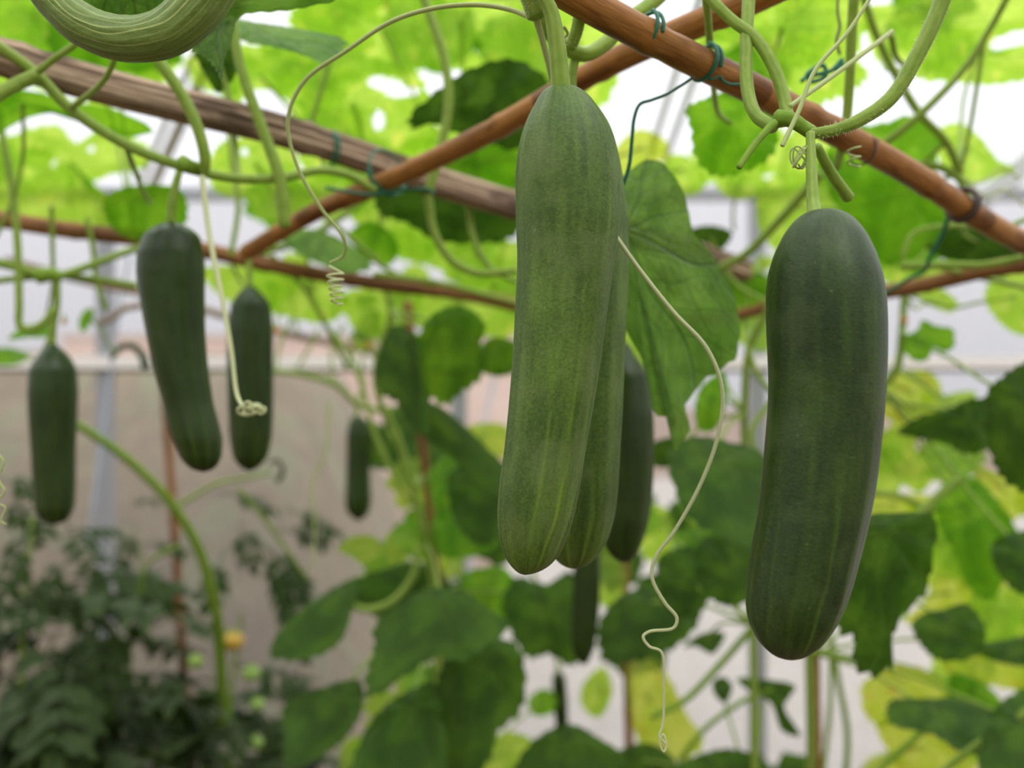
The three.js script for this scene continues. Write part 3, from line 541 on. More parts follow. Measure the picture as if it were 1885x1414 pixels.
// leaves: vine, colour, depth, petiole x, y, tip direction (degrees, 90 = down), outline
leaf('mid', 'B', 1.35, 60, 20, 100, [-160, -80, 60, -130, 190, -60, 200, 30, 130, 75, 60, 92, -20, 72, -140, 60]);
leaf('mid', 'G', 1.15, 190, 40, 100, [110, -40, 250, -60, 330, 20, 335, 110, 240, 135, 160, 120, 90, 90, 95, 20]);
leaf('mid', 'B', 1.25, 180, 140, 80, [40, 115, 100, 100, 200, 95, 290, 115, 292, 160, 200, 200, 130, 178, 60, 160]);
leaf('low', 'G', 0.95, 40, 190, 20, [-80, 150, 0, 163, 60, 168, 140, 188, 215, 203, 282, 240, 230, 252, 160, 218, 110, 208, 50, 218, 0, 245, -80, 280], { sy: 1.3, teeth: 0.01 });
leaf('low', 'B', 1.4, 130, 300, 90, [-10, 262, 60, 235, 110, 232, 140, 262, 190, 235, 250, 255, 287, 285, 255, 312, 205, 322, 165, 345, 225, 385, 190, 425, 90, 425, 0, 405, -80, 350, -60, 280], { holes: [[52, 318, 10], [97, 300, 8], [168, 275, 6]] });
leaf('left', 'G', 1.02, 270, 372, 90, [190, 368, 228, 345, 330, 348, 346, 380, 332, 428, 270, 445, 215, 428, 195, 402], { sy: 1, cup: -0.2 });
leaf('left', 'S', 0.6, 225, -50, 30, [60, -140, 300, -180, 560, -110, 625, -8, 560, 14, 505, 22, 455, 26, 400, 60, 330, 68, 200, 60, 110, 32, 80, -40], { sy: 0.5, teeth: 0.012 });
leaf('left', 'S', 0.605, 402, 45, 90, [352, 92, 385, 45, 432, 30, 427, 72, 413, 112, 408, 150, 395, 126, 375, 104], { sy: -0.4, petiole: false });
leaf('left', 'S', 0.8, 470, 58, 15, [420, 36, 480, 42, 560, 55, 638, 78, 600, 116, 560, 102, 500, 86, 445, 74], { sy: -1.2, petiole: false });
leaf('left', 'D', 0.86, 402, 110, 100, [358, 85, 430, 78, 442, 120, 402, 172, 385, 150]);
leaf('mid', 'B', 1.2, 480, 140, 60, [420, 90, 520, 92, 560, 118, 625, 105, 610, 165, 545, 198, 520, 176, 470, 166, 425, 200, 398, 150]);
leaf('mid', 'B', 1.12, 650, 190, 80, [555, 160, 620, 98, 700, 108, 770, 135, 795, 200, 805, 260, 740, 290, 690, 302, 640, 275, 590, 255, 560, 210], { holes: [[703, 152, 26, 14], [740, 170, 32, 10], [697, 222, 10, 20], [722, 160, 22, 12]] });
leaf('mid', 'B', 1.25, 700, 50, 80, [530, 30, 600, -20, 700, -60, 790, -40, 805, 40, 790, 115, 720, 145, 650, 118, 575, 105], { holes: [[604, 36, 18, 12], [703, 22, 9]] });
leaf('mid', 'B', 1.08, 850, 40, 90, [765, -60, 900, -90, 995, -50, 1005, 60, 985, 115, 900, 135, 830, 125, 778, 82], { holes: [[878, 84, 9, 15]] });
leaf('mid', 'D', 0.95, 910, 180, 170, [752, 218, 798, 172, 840, 140, 900, 114, 950, 110, 1000, 138, 1030, 180, 1010, 240, 950, 275, 880, 258, 830, 243, 790, 226, 760, 238], { sy: 0.4 });
leaf('mid', 'B', 1.2, 1030, 90, 90, [935, 20, 1050, -30, 1135, 30, 1145, 110, 1112, 195, 1040, 215, 960, 190, 928, 110]);
leaf('mid', 'G', 1.1, 880, 300, 20, [785, 305, 850, 268, 950, 250, 985, 320, 940, 352, 870, 335, 820, 325]);
leaf('mid', 'B', 1.3, 590, 260, 60, [538, 190, 600, 205, 660, 248, 715, 300, 645, 335, 570, 325, 540, 260]);
leaf('mid', 'B', 1.2, 470, 300, 90, [408, 262, 450, 252, 530, 238, 548, 300, 545, 345, 470, 365, 395, 352, 385, 300], { holes: [[450, 280, 7]] });
leaf('mid', 'B', 1.3, 610, 355, 60, [540, 320, 640, 328, 705, 345, 668, 385, 605, 408, 556, 385]);
leaf('mid', 'D', 1.1, 820, 365, 90, [688, 352, 740, 332, 820, 328, 900, 345, 975, 390, 935, 440, 870, 448, 800, 442, 750, 412, 700, 392], { sy: 0.3 });
leaf('mid', 'B', 1.3, 710, 400, 60, [635, 382, 720, 370, 775, 400, 805, 440, 785, 485, 730, 472, 690, 440]);
leaf('mid', 'G', 1.22, 690, 440, 90, [642, 430, 680, 408, 720, 428, 734, 465, 712, 490, 668, 472]);
leaf('mid', 'B', 1.35, 880, 475, 90, [780, 445, 900, 440, 985, 460, 985, 522, 900, 522, 830, 502, 785, 485]);
leaf('mid', 'B', 1.4, 905, 535, 90, [838, 512, 950, 508, 990, 570, 900, 565]);
leaf('mid', 'S', 1.15, 590, 448, 30, [515, 428, 580, 423, 642, 448, 685, 492, 640, 502, 590, 487, 540, 462], { sy: -1 });
leaf('mid', 'B', 1.45, 570, 545, 90, [495, 505, 560, 498, 612, 518, 645, 560, 602, 595, 540, 585, 498, 572]);
leaf('mid', 'B', 1.4, 450, 520, 90, [372, 498, 470, 492, 515, 520, 505, 575, 430, 560, 385, 525]);
leaf('mid', 'B', 1.5, 690, 570, 90, [635, 540, 740, 542, 765, 600, 705, 625, 650, 605]);
leaf('mid', 'B', 1.5, 830, 572, 90, [755, 552, 880, 548, 960, 580, 945, 618, 820, 605, 760, 595]);
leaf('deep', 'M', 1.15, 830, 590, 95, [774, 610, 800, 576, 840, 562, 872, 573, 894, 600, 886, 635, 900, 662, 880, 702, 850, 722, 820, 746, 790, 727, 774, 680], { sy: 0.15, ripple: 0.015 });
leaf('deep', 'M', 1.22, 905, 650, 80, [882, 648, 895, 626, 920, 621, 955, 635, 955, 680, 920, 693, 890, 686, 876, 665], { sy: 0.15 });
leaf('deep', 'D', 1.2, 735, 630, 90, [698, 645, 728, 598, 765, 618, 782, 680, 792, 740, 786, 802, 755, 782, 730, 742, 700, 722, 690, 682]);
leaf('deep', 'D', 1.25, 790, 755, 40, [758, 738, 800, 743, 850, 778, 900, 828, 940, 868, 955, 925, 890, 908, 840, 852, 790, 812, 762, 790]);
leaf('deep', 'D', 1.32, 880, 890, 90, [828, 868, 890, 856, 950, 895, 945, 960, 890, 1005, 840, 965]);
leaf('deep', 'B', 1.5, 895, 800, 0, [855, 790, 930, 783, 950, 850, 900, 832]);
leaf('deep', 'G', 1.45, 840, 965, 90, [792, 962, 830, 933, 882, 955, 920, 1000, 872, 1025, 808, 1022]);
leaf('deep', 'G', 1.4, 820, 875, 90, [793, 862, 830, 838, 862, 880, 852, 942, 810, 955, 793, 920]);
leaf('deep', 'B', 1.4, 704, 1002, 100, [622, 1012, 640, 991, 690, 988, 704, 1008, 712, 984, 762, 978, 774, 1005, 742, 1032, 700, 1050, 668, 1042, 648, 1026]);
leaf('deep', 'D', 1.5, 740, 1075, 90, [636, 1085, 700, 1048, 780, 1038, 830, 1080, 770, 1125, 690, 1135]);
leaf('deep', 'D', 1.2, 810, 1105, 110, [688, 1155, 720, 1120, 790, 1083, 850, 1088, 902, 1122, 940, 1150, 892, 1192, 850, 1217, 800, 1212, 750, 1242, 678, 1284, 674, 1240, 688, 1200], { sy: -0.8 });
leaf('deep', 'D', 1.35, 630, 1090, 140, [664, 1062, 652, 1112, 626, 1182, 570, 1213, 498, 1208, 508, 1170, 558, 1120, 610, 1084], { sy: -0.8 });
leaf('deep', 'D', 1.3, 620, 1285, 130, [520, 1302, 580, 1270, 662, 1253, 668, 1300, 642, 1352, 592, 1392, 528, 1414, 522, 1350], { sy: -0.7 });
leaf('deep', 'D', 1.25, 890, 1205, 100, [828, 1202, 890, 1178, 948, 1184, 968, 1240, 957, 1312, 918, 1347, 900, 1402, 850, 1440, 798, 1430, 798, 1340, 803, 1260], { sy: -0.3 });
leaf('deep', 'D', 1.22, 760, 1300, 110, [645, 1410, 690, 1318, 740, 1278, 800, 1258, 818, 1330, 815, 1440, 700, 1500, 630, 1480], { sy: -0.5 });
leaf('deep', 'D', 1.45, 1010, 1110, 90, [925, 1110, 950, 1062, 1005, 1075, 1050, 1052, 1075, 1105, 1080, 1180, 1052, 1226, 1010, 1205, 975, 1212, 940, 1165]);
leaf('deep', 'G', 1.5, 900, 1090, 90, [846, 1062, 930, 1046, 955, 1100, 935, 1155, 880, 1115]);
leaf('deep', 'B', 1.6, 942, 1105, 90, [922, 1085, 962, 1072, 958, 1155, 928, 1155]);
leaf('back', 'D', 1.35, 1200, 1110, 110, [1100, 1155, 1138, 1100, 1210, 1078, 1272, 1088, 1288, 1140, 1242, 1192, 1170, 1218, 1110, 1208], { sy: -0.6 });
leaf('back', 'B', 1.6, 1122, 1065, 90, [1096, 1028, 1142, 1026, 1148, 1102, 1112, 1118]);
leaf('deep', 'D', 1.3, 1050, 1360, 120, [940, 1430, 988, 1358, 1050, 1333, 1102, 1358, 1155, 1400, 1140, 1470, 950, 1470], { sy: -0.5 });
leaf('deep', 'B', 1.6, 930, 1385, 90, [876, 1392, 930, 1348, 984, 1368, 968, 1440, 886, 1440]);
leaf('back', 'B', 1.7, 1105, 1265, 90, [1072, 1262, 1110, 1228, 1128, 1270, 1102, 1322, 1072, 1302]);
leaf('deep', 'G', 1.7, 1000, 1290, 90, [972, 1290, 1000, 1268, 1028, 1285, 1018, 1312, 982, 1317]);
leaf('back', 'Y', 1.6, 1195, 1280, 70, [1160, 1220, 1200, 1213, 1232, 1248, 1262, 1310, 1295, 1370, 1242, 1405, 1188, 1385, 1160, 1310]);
leaf('back', 'D', 1.3, 1310, 1410, 100, [1190, 1440, 1260, 1400, 1340, 1378, 1405, 1400, 1430, 1470, 1250, 1490]);
leaf('back', 'D', 1.4, 1180, 1400, 100, [1112, 1405, 1180, 1368, 1235, 1390, 1250, 1460, 1120, 1460]);
leaf('back', 'S', 0.7, 1150, 424, 65, [1163, 310, 1191, 294, 1215, 298, 1247, 331, 1268, 387, 1274, 422, 1306, 462, 1342, 521, 1359, 573, 1361, 628, 1353, 660, 1326, 680, 1294, 703, 1262, 747, 1270, 790, 1243, 830, 1235, 798, 1243, 771, 1205, 761, 1195, 715, 1179, 656, 1150, 608, 1120, 560, 1090, 480, 1105, 380, 1140, 330], { sy: -0.12, sx: 0.25, cup: 0.1, ripple: 0.012, teeth: 0.008 });
leaf('mid', 'Y', 1.3, 1185, 270, 90, [1120, 300, 1150, 253, 1180, 238, 1228, 262, 1224, 292, 1192, 305, 1172, 335, 1120, 345]);
leaf('mid', 'B', 1.3, 1258, 312, 60, [1222, 290, 1260, 286, 1298, 320, 1293, 350, 1262, 360, 1232, 332]);
leaf('right', 'G', 0.82, 1345, 225, 110, [1264, 200, 1290, 184, 1340, 168, 1395, 173, 1425, 215, 1430, 270, 1402, 302, 1350, 322, 1310, 322, 1278, 286, 1272, 240], { sy: 0.4 });
leaf('right', 'B', 0.95, 1440, 50, 90, [1305, 65, 1345, -10, 1430, -60, 1540, -50, 1598, 20, 1580, 110, 1600, 135, 1575, 165, 1530, 185, 1480, 195, 1420, 125, 1370, 82, 1330, 78], { holes: [[1435, 75, 9]] });
leaf('far', 'B', 1.2, 1450, 380, 90, [1392, 392, 1398, 340, 1450, 318, 1520, 322, 1565, 370, 1525, 435, 1450, 485, 1418, 452, 1398, 425]);
leaf('far', 'G', 1.02, 1640, 300, 100, [1515, 300, 1560, 238, 1620, 228, 1690, 212, 1728, 250, 1722, 310, 1742, 370, 1722, 445, 1640, 486, 1580, 455, 1538, 380], { sy: 0.4 });
leaf('far', 'B', 1.25, 1360, 338, 0, [1315, 332, 1360, 318, 1415, 335, 1392, 362, 1338, 362]);
leaf('far', 'B', 1.0, 1730, 40, 90, [1636, 55, 1690, 0, 1780, -50, 1890, -50, 1980, 20, 1900, 50, 1840, 68, 1790, 110, 1750, 142, 1690, 145, 1668, 100]);
leaf('far', 'B', 1.1, 1800, 100, 90, [1716, 142, 1750, 85, 1820, 85, 1842, 100, 1900, 80, 1980, 130, 1885, 148, 1820, 157, 1770, 152]);
leaf('far', 'B', 1.25, 1785, 275, 40, [1726, 242, 1760, 226, 1800, 248, 1842, 298, 1870, 310, 1832, 328, 1790, 338, 1742, 322]);
leaf('far', 'B', 1.1, 1635, 45, 90, [1585, 20, 1650, 8, 1695, 20, 1672, 72, 1618, 115, 1598, 70]);
leaf('far', 'D', 1.15, 1800, 445, 20, [1695, 442, 1760, 418, 1850, 428, 1930, 450, 1930, 482, 1800, 484, 1728, 472]);
leaf('climb', 'B', 1.2, 1870, 545, 110, [1812, 548, 1830, 512, 1900, 500, 1970, 540, 1960, 600, 1885, 618, 1843, 597]);
leaf('climb', 'G', 1.15, 1690, 622, 20, [1665, 622, 1690, 605, 1697, 589, 1725, 600, 1754, 606, 1755, 640, 1737, 648, 1718, 640, 1708, 662, 1682, 664, 1663, 642], { sy: 0.1 });
leaf('climb', 'B', 1.35, 1725, 552, 30, [1688, 545, 1720, 528, 1765, 560, 1752, 575, 1710, 562]);
leaf('climb', 'Y', 1.35, 1680, 722, 90, [1610, 720, 1650, 688, 1700, 681, 1730, 703, 1730, 742, 1702, 768, 1660, 782, 1615, 755], { sy: 0.2 });
leaf('climb', 'B', 1.4, 1762, 742, 0, [1730, 735, 1795, 722, 1790, 762, 1748, 764]);
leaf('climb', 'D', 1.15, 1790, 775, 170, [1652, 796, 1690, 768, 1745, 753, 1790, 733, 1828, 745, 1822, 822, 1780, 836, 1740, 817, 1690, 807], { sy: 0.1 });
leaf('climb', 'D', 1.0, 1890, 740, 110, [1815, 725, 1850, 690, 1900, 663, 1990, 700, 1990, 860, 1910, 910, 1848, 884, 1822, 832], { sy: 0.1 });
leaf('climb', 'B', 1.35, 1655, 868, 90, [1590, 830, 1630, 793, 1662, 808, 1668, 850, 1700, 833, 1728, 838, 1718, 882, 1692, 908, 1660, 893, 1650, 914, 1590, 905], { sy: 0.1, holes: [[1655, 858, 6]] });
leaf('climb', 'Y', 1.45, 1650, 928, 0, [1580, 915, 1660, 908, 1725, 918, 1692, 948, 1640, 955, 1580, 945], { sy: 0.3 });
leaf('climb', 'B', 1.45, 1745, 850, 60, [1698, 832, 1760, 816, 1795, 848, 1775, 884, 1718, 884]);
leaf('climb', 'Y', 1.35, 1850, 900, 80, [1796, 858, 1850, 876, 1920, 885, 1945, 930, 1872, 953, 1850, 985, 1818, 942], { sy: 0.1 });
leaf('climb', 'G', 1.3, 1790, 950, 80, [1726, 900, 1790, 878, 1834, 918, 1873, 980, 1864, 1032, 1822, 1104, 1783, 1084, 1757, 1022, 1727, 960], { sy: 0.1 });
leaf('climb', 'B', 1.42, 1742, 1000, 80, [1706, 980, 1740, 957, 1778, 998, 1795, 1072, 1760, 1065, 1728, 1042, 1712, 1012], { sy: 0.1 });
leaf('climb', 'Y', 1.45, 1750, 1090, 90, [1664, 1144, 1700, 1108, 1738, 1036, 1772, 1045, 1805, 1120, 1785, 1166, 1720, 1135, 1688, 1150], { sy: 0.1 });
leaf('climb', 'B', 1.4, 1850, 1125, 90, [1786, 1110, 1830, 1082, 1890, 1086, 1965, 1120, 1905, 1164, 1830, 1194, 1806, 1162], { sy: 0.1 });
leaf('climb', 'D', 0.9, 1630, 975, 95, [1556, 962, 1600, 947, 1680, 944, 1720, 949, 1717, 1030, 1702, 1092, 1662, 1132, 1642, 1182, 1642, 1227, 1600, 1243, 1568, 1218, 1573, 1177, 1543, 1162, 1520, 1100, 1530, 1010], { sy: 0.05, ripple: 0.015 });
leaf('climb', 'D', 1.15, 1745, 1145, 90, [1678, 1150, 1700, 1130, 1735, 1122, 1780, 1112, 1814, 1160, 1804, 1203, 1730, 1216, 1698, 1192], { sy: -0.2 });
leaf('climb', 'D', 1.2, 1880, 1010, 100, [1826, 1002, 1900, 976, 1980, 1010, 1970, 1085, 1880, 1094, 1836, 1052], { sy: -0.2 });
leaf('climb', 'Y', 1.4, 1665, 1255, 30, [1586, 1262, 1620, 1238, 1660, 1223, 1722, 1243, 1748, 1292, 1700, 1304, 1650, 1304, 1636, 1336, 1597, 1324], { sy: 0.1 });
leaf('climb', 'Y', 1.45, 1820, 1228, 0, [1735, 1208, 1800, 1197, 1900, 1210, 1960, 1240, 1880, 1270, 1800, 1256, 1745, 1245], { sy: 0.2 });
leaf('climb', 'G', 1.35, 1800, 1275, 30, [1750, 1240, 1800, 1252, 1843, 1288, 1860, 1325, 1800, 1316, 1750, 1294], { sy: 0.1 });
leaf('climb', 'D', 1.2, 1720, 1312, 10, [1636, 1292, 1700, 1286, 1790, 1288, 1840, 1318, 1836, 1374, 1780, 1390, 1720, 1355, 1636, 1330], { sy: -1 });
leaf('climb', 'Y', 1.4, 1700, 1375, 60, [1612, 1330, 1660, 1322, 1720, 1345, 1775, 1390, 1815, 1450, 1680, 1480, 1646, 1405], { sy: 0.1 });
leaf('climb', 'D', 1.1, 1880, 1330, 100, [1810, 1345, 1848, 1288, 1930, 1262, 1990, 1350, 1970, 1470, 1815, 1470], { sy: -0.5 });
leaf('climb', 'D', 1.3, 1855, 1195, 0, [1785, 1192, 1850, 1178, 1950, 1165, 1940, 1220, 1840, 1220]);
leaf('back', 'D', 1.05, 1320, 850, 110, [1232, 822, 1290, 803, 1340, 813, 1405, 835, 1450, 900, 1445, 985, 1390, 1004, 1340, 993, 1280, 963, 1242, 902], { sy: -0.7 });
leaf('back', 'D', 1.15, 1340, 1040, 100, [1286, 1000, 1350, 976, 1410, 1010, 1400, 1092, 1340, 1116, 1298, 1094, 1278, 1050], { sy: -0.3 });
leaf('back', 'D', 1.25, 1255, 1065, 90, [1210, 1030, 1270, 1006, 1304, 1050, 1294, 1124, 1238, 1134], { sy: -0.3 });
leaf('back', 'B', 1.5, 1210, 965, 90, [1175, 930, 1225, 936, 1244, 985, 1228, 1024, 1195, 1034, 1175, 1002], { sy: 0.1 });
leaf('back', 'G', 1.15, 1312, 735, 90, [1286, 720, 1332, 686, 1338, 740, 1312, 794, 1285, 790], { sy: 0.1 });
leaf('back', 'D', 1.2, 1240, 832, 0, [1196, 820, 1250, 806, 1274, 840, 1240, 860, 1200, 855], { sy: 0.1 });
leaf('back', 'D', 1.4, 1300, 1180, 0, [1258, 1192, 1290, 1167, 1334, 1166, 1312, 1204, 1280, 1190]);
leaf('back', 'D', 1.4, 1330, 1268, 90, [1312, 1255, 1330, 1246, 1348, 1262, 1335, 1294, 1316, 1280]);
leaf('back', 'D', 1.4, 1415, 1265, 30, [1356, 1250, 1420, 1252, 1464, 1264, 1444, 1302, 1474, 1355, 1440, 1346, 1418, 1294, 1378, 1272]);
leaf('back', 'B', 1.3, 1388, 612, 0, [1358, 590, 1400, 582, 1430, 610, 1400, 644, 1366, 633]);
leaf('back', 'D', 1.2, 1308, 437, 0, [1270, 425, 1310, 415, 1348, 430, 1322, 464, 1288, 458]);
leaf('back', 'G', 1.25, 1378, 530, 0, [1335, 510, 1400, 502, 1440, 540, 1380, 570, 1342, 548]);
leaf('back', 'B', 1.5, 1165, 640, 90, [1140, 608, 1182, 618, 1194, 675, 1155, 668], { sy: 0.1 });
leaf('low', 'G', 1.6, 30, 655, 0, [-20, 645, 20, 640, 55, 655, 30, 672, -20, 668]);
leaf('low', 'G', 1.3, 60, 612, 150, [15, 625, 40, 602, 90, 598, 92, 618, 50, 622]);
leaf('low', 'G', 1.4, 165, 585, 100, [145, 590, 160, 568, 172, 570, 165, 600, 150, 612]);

// further leaves of the same vines, grown at random behind the ones above; gaps stay open where the light comes through
function palmate(cx, cy, size, tip, squash, r) {
  const o = [], rot = (tip * Math.PI) / 180;
  for (let i = 0; i < 24; i++) {
    const a = (i / 24) * Math.PI * 2, b = Math.atan2(Math.sin(a), Math.cos(a));
    let q = 0.72 + 0.3 * Math.exp(-((b / 0.35) ** 2)) + 0.2 * (Math.exp(-(((Math.abs(b) - 0.95) / 0.3) ** 2))) + 0.14 * Math.exp(-(((Math.abs(b) - 1.85) / 0.35) ** 2)) - 0.42 * Math.exp(-(((Math.abs(b) - Math.PI) / 0.28) ** 2));
    q *= size * (0.92 + 0.16 * r());
    const x = Math.cos(a) * q + size * 0.1, y = Math.sin(a) * q;
    o.push(cx + x * Math.cos(rot) - y * Math.sin(rot), cy + (x * Math.sin(rot) + y * Math.cos(rot)) * squash);
  }
  return o;
}
const GAPS = [[50, 212, 45], [165, 180, 30], [250, 330, 45], [480, 190, 40], [705, 160, 30], [698, 222, 20], [1215, 160, 75], [1290, 380, 50], [1330, 440, 40], [1230, 240, 30], [1640, 165, 55], [1850, 210, 70], [1875, 300, 40], [1590, 170, 30], [1870, 66, 25], [310, 250, 45], [670, 450, 25], [590, 460, 25], [620, 540, 30], [60, 460, 60], [190, 420, 40], [30, 560, 60], [180, 560, 60], [560, 640, 90], [1750, 600, 70], [1800, 690, 50], [1660, 570, 40], [910, 720, 40], [1880, 960, 20], [1665, 1185, 35], [1575, 1320, 60], [1440, 1230, 45], [1330, 1110, 40], [1010, 1230, 35], [940, 1290, 30], [1060, 1290, 25], [1340, 700, 40], [1385, 740, 25], [1240, 780, 30], [1230, 880, 30], [600, 1200, 60], [660, 1240, 30], [560, 900, 130], [200, 900, 250], [1300, 1330, 40], [1280, 1230, 30]];
function grow(key, seed, n, x0, x1, y0, y1, d0, d1, s0, s1, kinds, squash, opts = {}) {
  const r = rng(seed);
  for (let i = 0, tries = 0; i < n && tries < n * 20; tries++) {
    const x = lerp(x0, x1, r()), y = lerp(y0, y1, r()), s = lerp(s0, s1, r()), up = (707 - y + s * 0.7) / FPX, d = Math.min(lerp(d0, d1, r()), 0.98 / Math.max(0.3, up + RISE));
    if (GAPS.some(([gx, gy, gr]) => Math.hypot(x - gx, (y - gy) / 0.85) < gr + s * 0.72)) continue;
    leaf(key, kinds[Math.floor(r() * kinds.length)], d, x, y, 90 + (r() - 0.5) * 140, palmate(x, y, s, 90 + (r() - 0.5) * 140, squash, r), { sx: (r() - 0.5) * 0.5, teeth: 0.025, ...opts });
    i++;
  }
}
grow('mid', 401, 30, -80, 1000, -80, 330, 1.5, 2.0, 70, 120, ['B', 'B', 'G', 'B'], 0.75);
grow('mid', 402, 16, 380, 1000, 330, 560, 1.55, 2.0, 50, 85, ['B', 'G', 'B'], 0.75);
grow('far', 403, 16, 1250, 1960, -80, 460, 1.4, 1.9, 60, 110, ['B', 'B', 'G'], 0.8);
grow('back', 404, 12, 1200, 1480, 320, 700, 1.5, 1.9, 30, 60, ['B', 'G', 'D'], 0.8);
grow('climb', 405, 24, 1610, 1980, 720, 1450, 1.5, 2.0, 50, 95, ['Y', 'B', 'B', 'G'], 0.85, { sy: 0.1 });
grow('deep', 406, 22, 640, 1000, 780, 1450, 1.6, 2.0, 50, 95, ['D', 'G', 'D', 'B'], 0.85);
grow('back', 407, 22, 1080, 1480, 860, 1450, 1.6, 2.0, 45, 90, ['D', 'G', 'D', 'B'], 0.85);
grow('low', 408, 6, -300, -40, 150, 500, 1.2, 1.7, 80, 120, ['B', 'G'], 0.8);
grow('climb', 409, 8, 1950, 2200, 450, 1400, 1.2, 1.8, 80, 110, ['D', 'G', 'B'], 0.85, { sy: 0.1 });

grow('deep', 410, 16, 560, 780, 520, 650, 1.6, 1.95, 14, 28, ['G', 'B', 'M'], 0.85);
grow('back', 411, 10, 1290, 1480, 380, 640, 1.4, 1.8, 16, 32, ['G', 'B', 'M'], 0.85);
{ // the same canopy goes on over the photographer's head and along the rows behind
  const r = rng(777), o = V(0, 0, 0), kinds = ['B', 'G', 'D', 'G'], shapes = [1, 2, 3].map(() => { const g = leafGeometry(palmate(942.5, 707, 165, 0, 1, r), 942.5, 707, 1, 0, {}, P(942.5, 707, 1)); return g; });
  const put = (x, y, z, flat) => { const m = mesh('leaf', shapes[Math.floor(r() * 3)], LEAF[kinds[Math.floor(r() * 4)]], vines.mid.g); m.position.set(x, y, z).sub(vines.mid.g.position); m.rotation.set(flat ? -Math.PI / 2 + (r() - 0.5) * 0.9 : (r() - 0.5) * 0.7, flat ? 0 : Math.PI + (r() - 0.5), r() * 6.28, 'YXZ'); };
  for (let i = 0; i < 46; i++) { const z = lerp(-0.25, 1.3, r()); put(lerp(-1.7, 1.5, r()), lerp(1.95, 2.15, r()) + z * 0.1, z, true); }
  for (let i = 0; i < 60; i++) put(lerp(-1.9, 1.7, r()), lerp(0.1, 1.5, r()), lerp(0.9, 1.35, r()), false);
}

// ---------------------------------------------------------------- tomato plants, bottom left
function tomatoLeafGeometry(seed) { // a pinnate leaf of lobed leaflets along a midrib, unit length along +x
  const r = rng(seed), parts = [];
  const spots = [[1, 0, 0.3]]; for (const x of [0.4, 0.6, 0.8]) for (const s of [-1, 1]) spots.push([x + (r() - 0.5) * 0.06, s * (1.0 + 0.3 * r()), 0.26 + 0.08 * r()]);
  for (const [x, a, len] of spots) {
    const pos = [], uv = [], idx = [], M = 20, bend = 0.25 + 0.4 * r(), ph = r() * 6;
    for (let j = 0; j <= 4; j++) for (let i = 0; i <= M; i++) {
      const th = (i / M) * Math.PI * 2, rr = j / 4, w = (0.5 + 0.12 * Math.sin(th * 5 + ph)) * rr;
      const lx = (0.5 + Math.cos(th) * w) * len, ly = Math.sin(th) * w * len * 0.62, lz = -bend * lx * lx / len + 0.08 * len * Math.abs(Math.sin(th)) * rr;
      pos.push(x - (a ? 0 : 0.12) + lx * Math.cos(a) - ly * Math.sin(a), lz - 0.25 * x * x, lx * Math.sin(a) + ly * Math.cos(a));
      uv.push(0.5 + 0.48 * rr * Math.cos(th), 0.5 + 0.48 * rr * Math.sin(th));
      if (j && i) { const A = (j - 1) * (M + 1) + i - 1, B = A + 1, C = A + M + 1, D = C + 1; idx.push(A, C, B, B, C, D); }
    }
    parts.push(finish(pos, uv, idx, 0, 0));
  }
  const rib = tube([[V(0, 0, 0), 0.014], [V(0.5, -0.06, 0), 0.011], [V(0.95, -0.22, 0), 0.006]], 10, 6);
  parts.push(rib);
  return mergeGeometries(parts);
}
const tomatoLeaves = [1, 2, 3, 4].map((s) => tomatoLeafGeometry(s * 31));
function tomatoPlant(label, px, d, spread, top, count, seed, list = []) {
  const r = rng(seed), base = P(px, 707, d); base.y = 0;
  const g = thing('tomato_plant', label, 'plant', base);
  const crown = P(px + (r() - 0.5) * 60, top, d), l = [[base, 0.007], [base.clone().lerp(crown, 0.4).add(V(0.03, 0, 0.02)), 0.006], [base.clone().lerp(crown, 0.75).add(V(-0.02, 0, 0)), 0.005], [crown, 0.003]];
  mesh('stem', tube(l, 40, 10, { origin: base }), STEM_DARK, g);
  for (let i = 0; i < count; i++) {
    const m = mesh('leaf', tomatoLeaves[i % 4], TOMATO_LEAF, g), t = r(), y = lerp(top + 20, 1480, Math.sqrt(t)), x = px + (r() - 0.5) * spread * (0.5 + 0.5 * Math.sqrt(t)), dd = d + (r() - 0.5) * 0.5;
    m.position.copy(P(x, y, dd)).sub(base);
    m.rotation.set((r() - 0.5) * 0.9, r() * Math.PI * 2, -0.2 + (r() - 0.5) * 0.9);
    m.scale.setScalar(0.15 + 0.12 * r());
  }
  for (const [x, y, ry, s] of list) { const m = mesh('leaf', tomatoLeaves[Math.floor(r() * 4)], TOMATO_LEAF, g); m.position.copy(P(x, y, d)).sub(base); m.rotation.set(0.5, ry, -0.3); m.scale.setScalar(s); }
  return g;
}
tomatoPlant('bushy tomato plant in the bottom left corner of the greenhouse', 60, 1.8, 330, 950, 46, 301, [[-20, 880, 0.2, 0.12], [-30, 930, 0.1, 0.12], [110, 990, 1.2, 0.14], [150, 1010, 4, 0.14], [40, 1010, 2, 0.2], [130, 1060, 0.5, 0.2], [80, 1090, 3.5, 0.22], [190, 1110, 5, 0.18], [20, 1130, 1, 0.22], [110, 1150, 2.6, 0.22], [-10, 1060, 0, 0.2], [60, 970, 4.5, 0.14], [120, 960, 5.5, 0.12]]);
tomatoPlant('tomato plant left of the upright reddish cane', 240, 2.05, 300, 1010, 38, 302, [[250, 930, 1.6, 0.1], [255, 965, 4.4, 0.1], [270, 1085, 2.1, 0.14], [235, 1110, 3.6, 0.18], [300, 1180, 1.1, 0.18], [200, 1170, 5, 0.2], [260, 1000, 0.4, 0.1], [340, 1230, 4, 0.18]]);
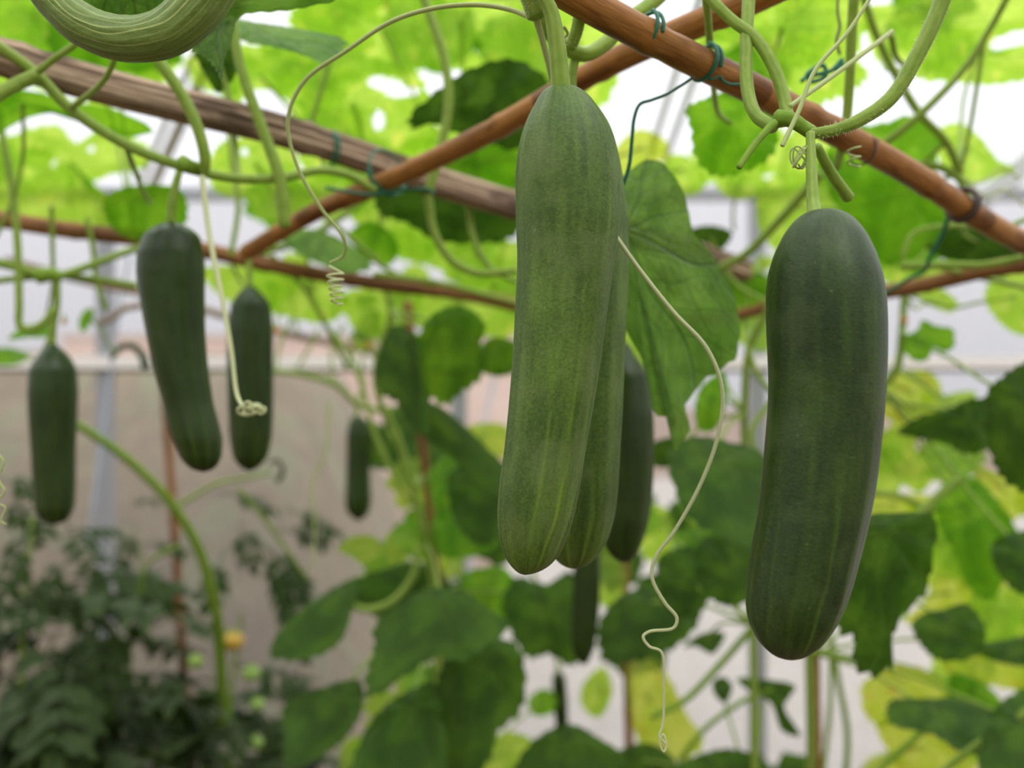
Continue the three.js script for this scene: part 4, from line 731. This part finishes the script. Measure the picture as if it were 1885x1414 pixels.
const tall = tomatoPlant('tomato plant with yellow fruit under the arching green stem', 420, 1.95, 300, 1130, 34, 303, [[520, 935, 0, 0.12], [400, 905, 0.2, 0.12], [415, 1010, 4.5, 0.12], [500, 1010, 5.3, 0.16], [540, 1050, 5, 0.16], [480, 1000, 5.6, 0.14], [440, 960, 5.2, 0.1], [510, 975, 0.3, 0.11]]);
mesh('arching_stem', tube(line(1.5, 1.9, 15, 22, 140, 780, 225, 838, 305, 915, 365, 1010, 396, 1120, 405, 1200, 410, 1330), 50, 12, { origin: tall.position }), STEM_DARK, tall);
mesh('side_shoot', tube(line(1.6, 1.6, 8, 5, 330, 930, 400, 890, 450, 880, 500, 870), 20, 8, { origin: tall.position }), STEM_DARK, tall);
mesh('side_shoot', tube(line(1.7, 1.8, 7, 6, 440, 900, 490, 960, 540, 1030, 570, 1070), 20, 8, { origin: tall.position }), STEM_DARK, tall);
mesh('side_shoot', tube(line(1.7, 1.8, 7, 6, 330, 1005, 280, 1030, 260, 1080, 255, 1130), 20, 8, { origin: tall.position }), STEM_DARK, tall);
tomatoPlant('low tomato plant at the bottom beneath the grey panel', 540, 1.9, 240, 1290, 20, 304);
function tomato(label, x, y, d, rpx, color) {
  const R = (rpx * d) / FPX, base = P(x, y + rpx, d), g = thing('tomato', label, 'tomato', base), pr = [];
  for (let i = 0; i <= 20; i++) { const t = (i / 20) * Math.PI; pr.push(new THREE.Vector2(Math.max(1e-4, Math.sin(t) * R * (1 + 0.06 * Math.sin(t))), R - Math.cos(t) * R * 0.9 - (t > 2.6 ? (t - 2.6) * R * 0.25 : 0))); }
  mesh('fruit', new THREE.LatheGeometry(pr, 28), standard({ color: new THREE.Color(color), roughness: 0.3 }), g);
  const c = []; for (let k = 0; k < 5; k++) c.push(tube([[V(0, R * 1.78, 0), R * 0.12], [V(Math.cos(k * 1.257) * R * 0.4, R * 1.86, Math.sin(k * 1.257) * R * 0.4), R * 0.1], [V(Math.cos(k * 1.257) * R * 0.8, R * 1.72, Math.sin(k * 1.257) * R * 0.8), R * 0.02]], 8, 6));
  mesh('calyx', mergeGeometries(c), STEM_DARK, g);
}
tomato('ripe yellow tomato at the foot of the arching stem', 428, 1180, 1.85, 20, '#c9a23a');
tomato('unripe green tomato just left below the yellow tomato', 360, 1218, 1.85, 14, '#9dbb55');
tomato('unripe green tomato right below the yellow tomato', 462, 1240, 1.85, 16, '#8fb04e');
tomato('unripe green tomato nearest the bottom edge', 470, 1368, 1.85, 14, '#93b552');
tomato('small green tomato hanging below two others at right', 474, 1296, 1.85, 12, '#9cbd58');

// ---------------------------------------------------------------- wires, strings, blossoms
function wire(label, l, material = WIRE, segs = 80, name = 'tie_wire', category = 'wire') { const base = l[l.length - 1][0].clone(), g = thing(name, label, category, base); mesh('strand', tube(l, segs, 8, { origin: base }), material, g); return g; }
function loop(cx, cy, d, r, axis, turns = 1.2, w = 0.0011, start = 0) { // wire wound round a cane
  const a = axis.clone().normalize(), u = V(0, 1, 0).addScaledVector(a, -a.y).normalize(), v = a.clone().cross(u), c = P(cx, cy, d), o = [];
  const n = Math.round(22 * turns);
  for (let i = 0; i <= n; i++) { const t = start + (i / n) * turns * Math.PI * 2; o.push([c.clone().addScaledVector(u, Math.cos(t) * r).addScaledVector(v, Math.sin(t) * r).addScaledVector(a, (i / n - 0.5) * 0.006), w]); }
  return o;
}
const axA = P(1885, 441, 0.86).sub(P(1050, -22, 0.53)), axB = P(465, 455, 1.0).sub(P(1400, -12, 0.63)), axC = P(950, 376, 1.02).sub(P(-20, 96, 0.72));
wire('green wire loop round the thick cane at the top, left of the crossing', loop(1190, 55.6, 0.5665, 0.0117, axA, 1.2, 0.0012, 0.6));
wire('green wire loop round the thick cane just right of the crossing', loop(1298, 115.5, 0.598, 0.0119, axA, 1.25, 0.0013, 0.4));
wire('thin green string kinking down from the thick cane beside the central cucumber', line(0.6, 0.62, 5, 8, 1285, 135, 1262, 152, 1230, 172, 1200, 184, 1178, 192, 1168, 215, 1163, 260, 1158, 305, 1146, 342, 1130, 370), WIRE, 90);
wire('twisted green wire end below the thick cane', line(0.59, 0.6, 5, 5, 1285, 130, 1275, 122, 1283, 118, 1295, 128, 1308, 146, 1325, 140, 1330, 148, 1345, 155, 1372, 154), WIRE, 70);
wire('green wire loops binding the weathered pole at the left tie', loop(608, 278, 0.889, 0.017, axC, 1.6, 0.0011, 0.3));
wire('green wire binding the brown cane to the weathered pole', loop(712, 318, 0.87, 0.022, axB, 1.6, 0.0012, 1));
wire('loose green wire ends right of the bound canes', line(0.86, 0.86, 6, 6, 600, 345, 680, 358, 740, 350, 790, 350, 800, 356), WIRE, 40);
wire('green wire clump behind the vine at the upper right', line(0.7, 0.7, 8, 9, 1475, 150, 1500, 128, 1490, 150, 1520, 140, 1515, 120, 1485, 138, 1530, 130, 1550, 110, 1540, 128, 1558, 118), WIRE, 90);
wire('dark hanging wire above the green wire clump', line(0.72, 0.72, 5, 6, 1545, -30, 1542, 20, 1546, 50, 1540, 75, 1546, 100), WIRE_DARK, 40);
wire('dark wire loop round the thick cane at the right', loop(1590, 277, 0.705, 0.0115, axA, 1.1, 0.0008, 0.4), WIRE_DARK);
wire('teal string hanging from the thick cane at the far right', line(0.84, 0.95, 9, 7, 1778, 372, 1750, 395, 1735, 430, 1712, 475, 1700, 500, 1670, 515, 1630, 540), WIRE, 60);
wire('knotted tie on the thick cane near the right edge', loop(1772, 378, 0.793, 0.0135, axA, 2.2, 0.0022, 0), WIRE_DARK);
wire('pale string stretched down beside the left wall post', line(1.9, 2.1, 6, 6, 238, 470, 215, 600, 195, 750, 175, 900, 160, 1010), STRING, 30, 'string', 'string');
wire('pale cord beyond the gap left of the central cucumber', line(2.66, 2.66, 6, 6, 960, 356, 945, 500, 925, 640, 905, 720, 888, 800, 870, 1000, 850, 1300, 840, 1636), STRING, 20, 'string', 'string');
const PETAL = standard({ color: new THREE.Color('#f0a428'), roughness: 0.7, transmission: 0.35, thickness: 0, side: THREE.DoubleSide });
function blossom(label, x, y, d, rpx) {
  const R = (rpx * d) / FPX, base = P(x, y + rpx, d), g = thing('withered_blossom', label, 'flower', base);
  mesh('calyx', tube([[V(0, R * 2.6, 0), R * 0.3], [V(0, R * 1.6, 0), R * 0.42], [V(0, R * 1.1, 0), R * 0.5]], 10, 8), STEM, g);
  for (let k = 0; k < 5; k++) { const a = k * 1.257, c = Math.cos(a), s = Math.sin(a); mesh('petal', tube([[V(c * R * 0.2, R * 1.2, s * R * 0.2), R * 0.18], [V(c * R * 0.5, R * 0.6, s * R * 0.5), R * 0.3], [V(c * R * 0.3, 0, s * R * 0.3), R * 0.08]], 8, 6), PETAL, g); }
}
blossom('small orange blossom hanging right of the right cucumber', 1665, 585, 1.25, 9);
blossom('withered orange blossom left of the leafy upright cane', 680, 632, 1.5, 8);
blossom('yellow blossom peeking beside the straight left cucumber', 510, 605, 1.6, 9);
blossom('brown withered blossom near the neck of the leftmost cucumber', 118, 590, 1.2, 7);

renderer.render(scene, camera);
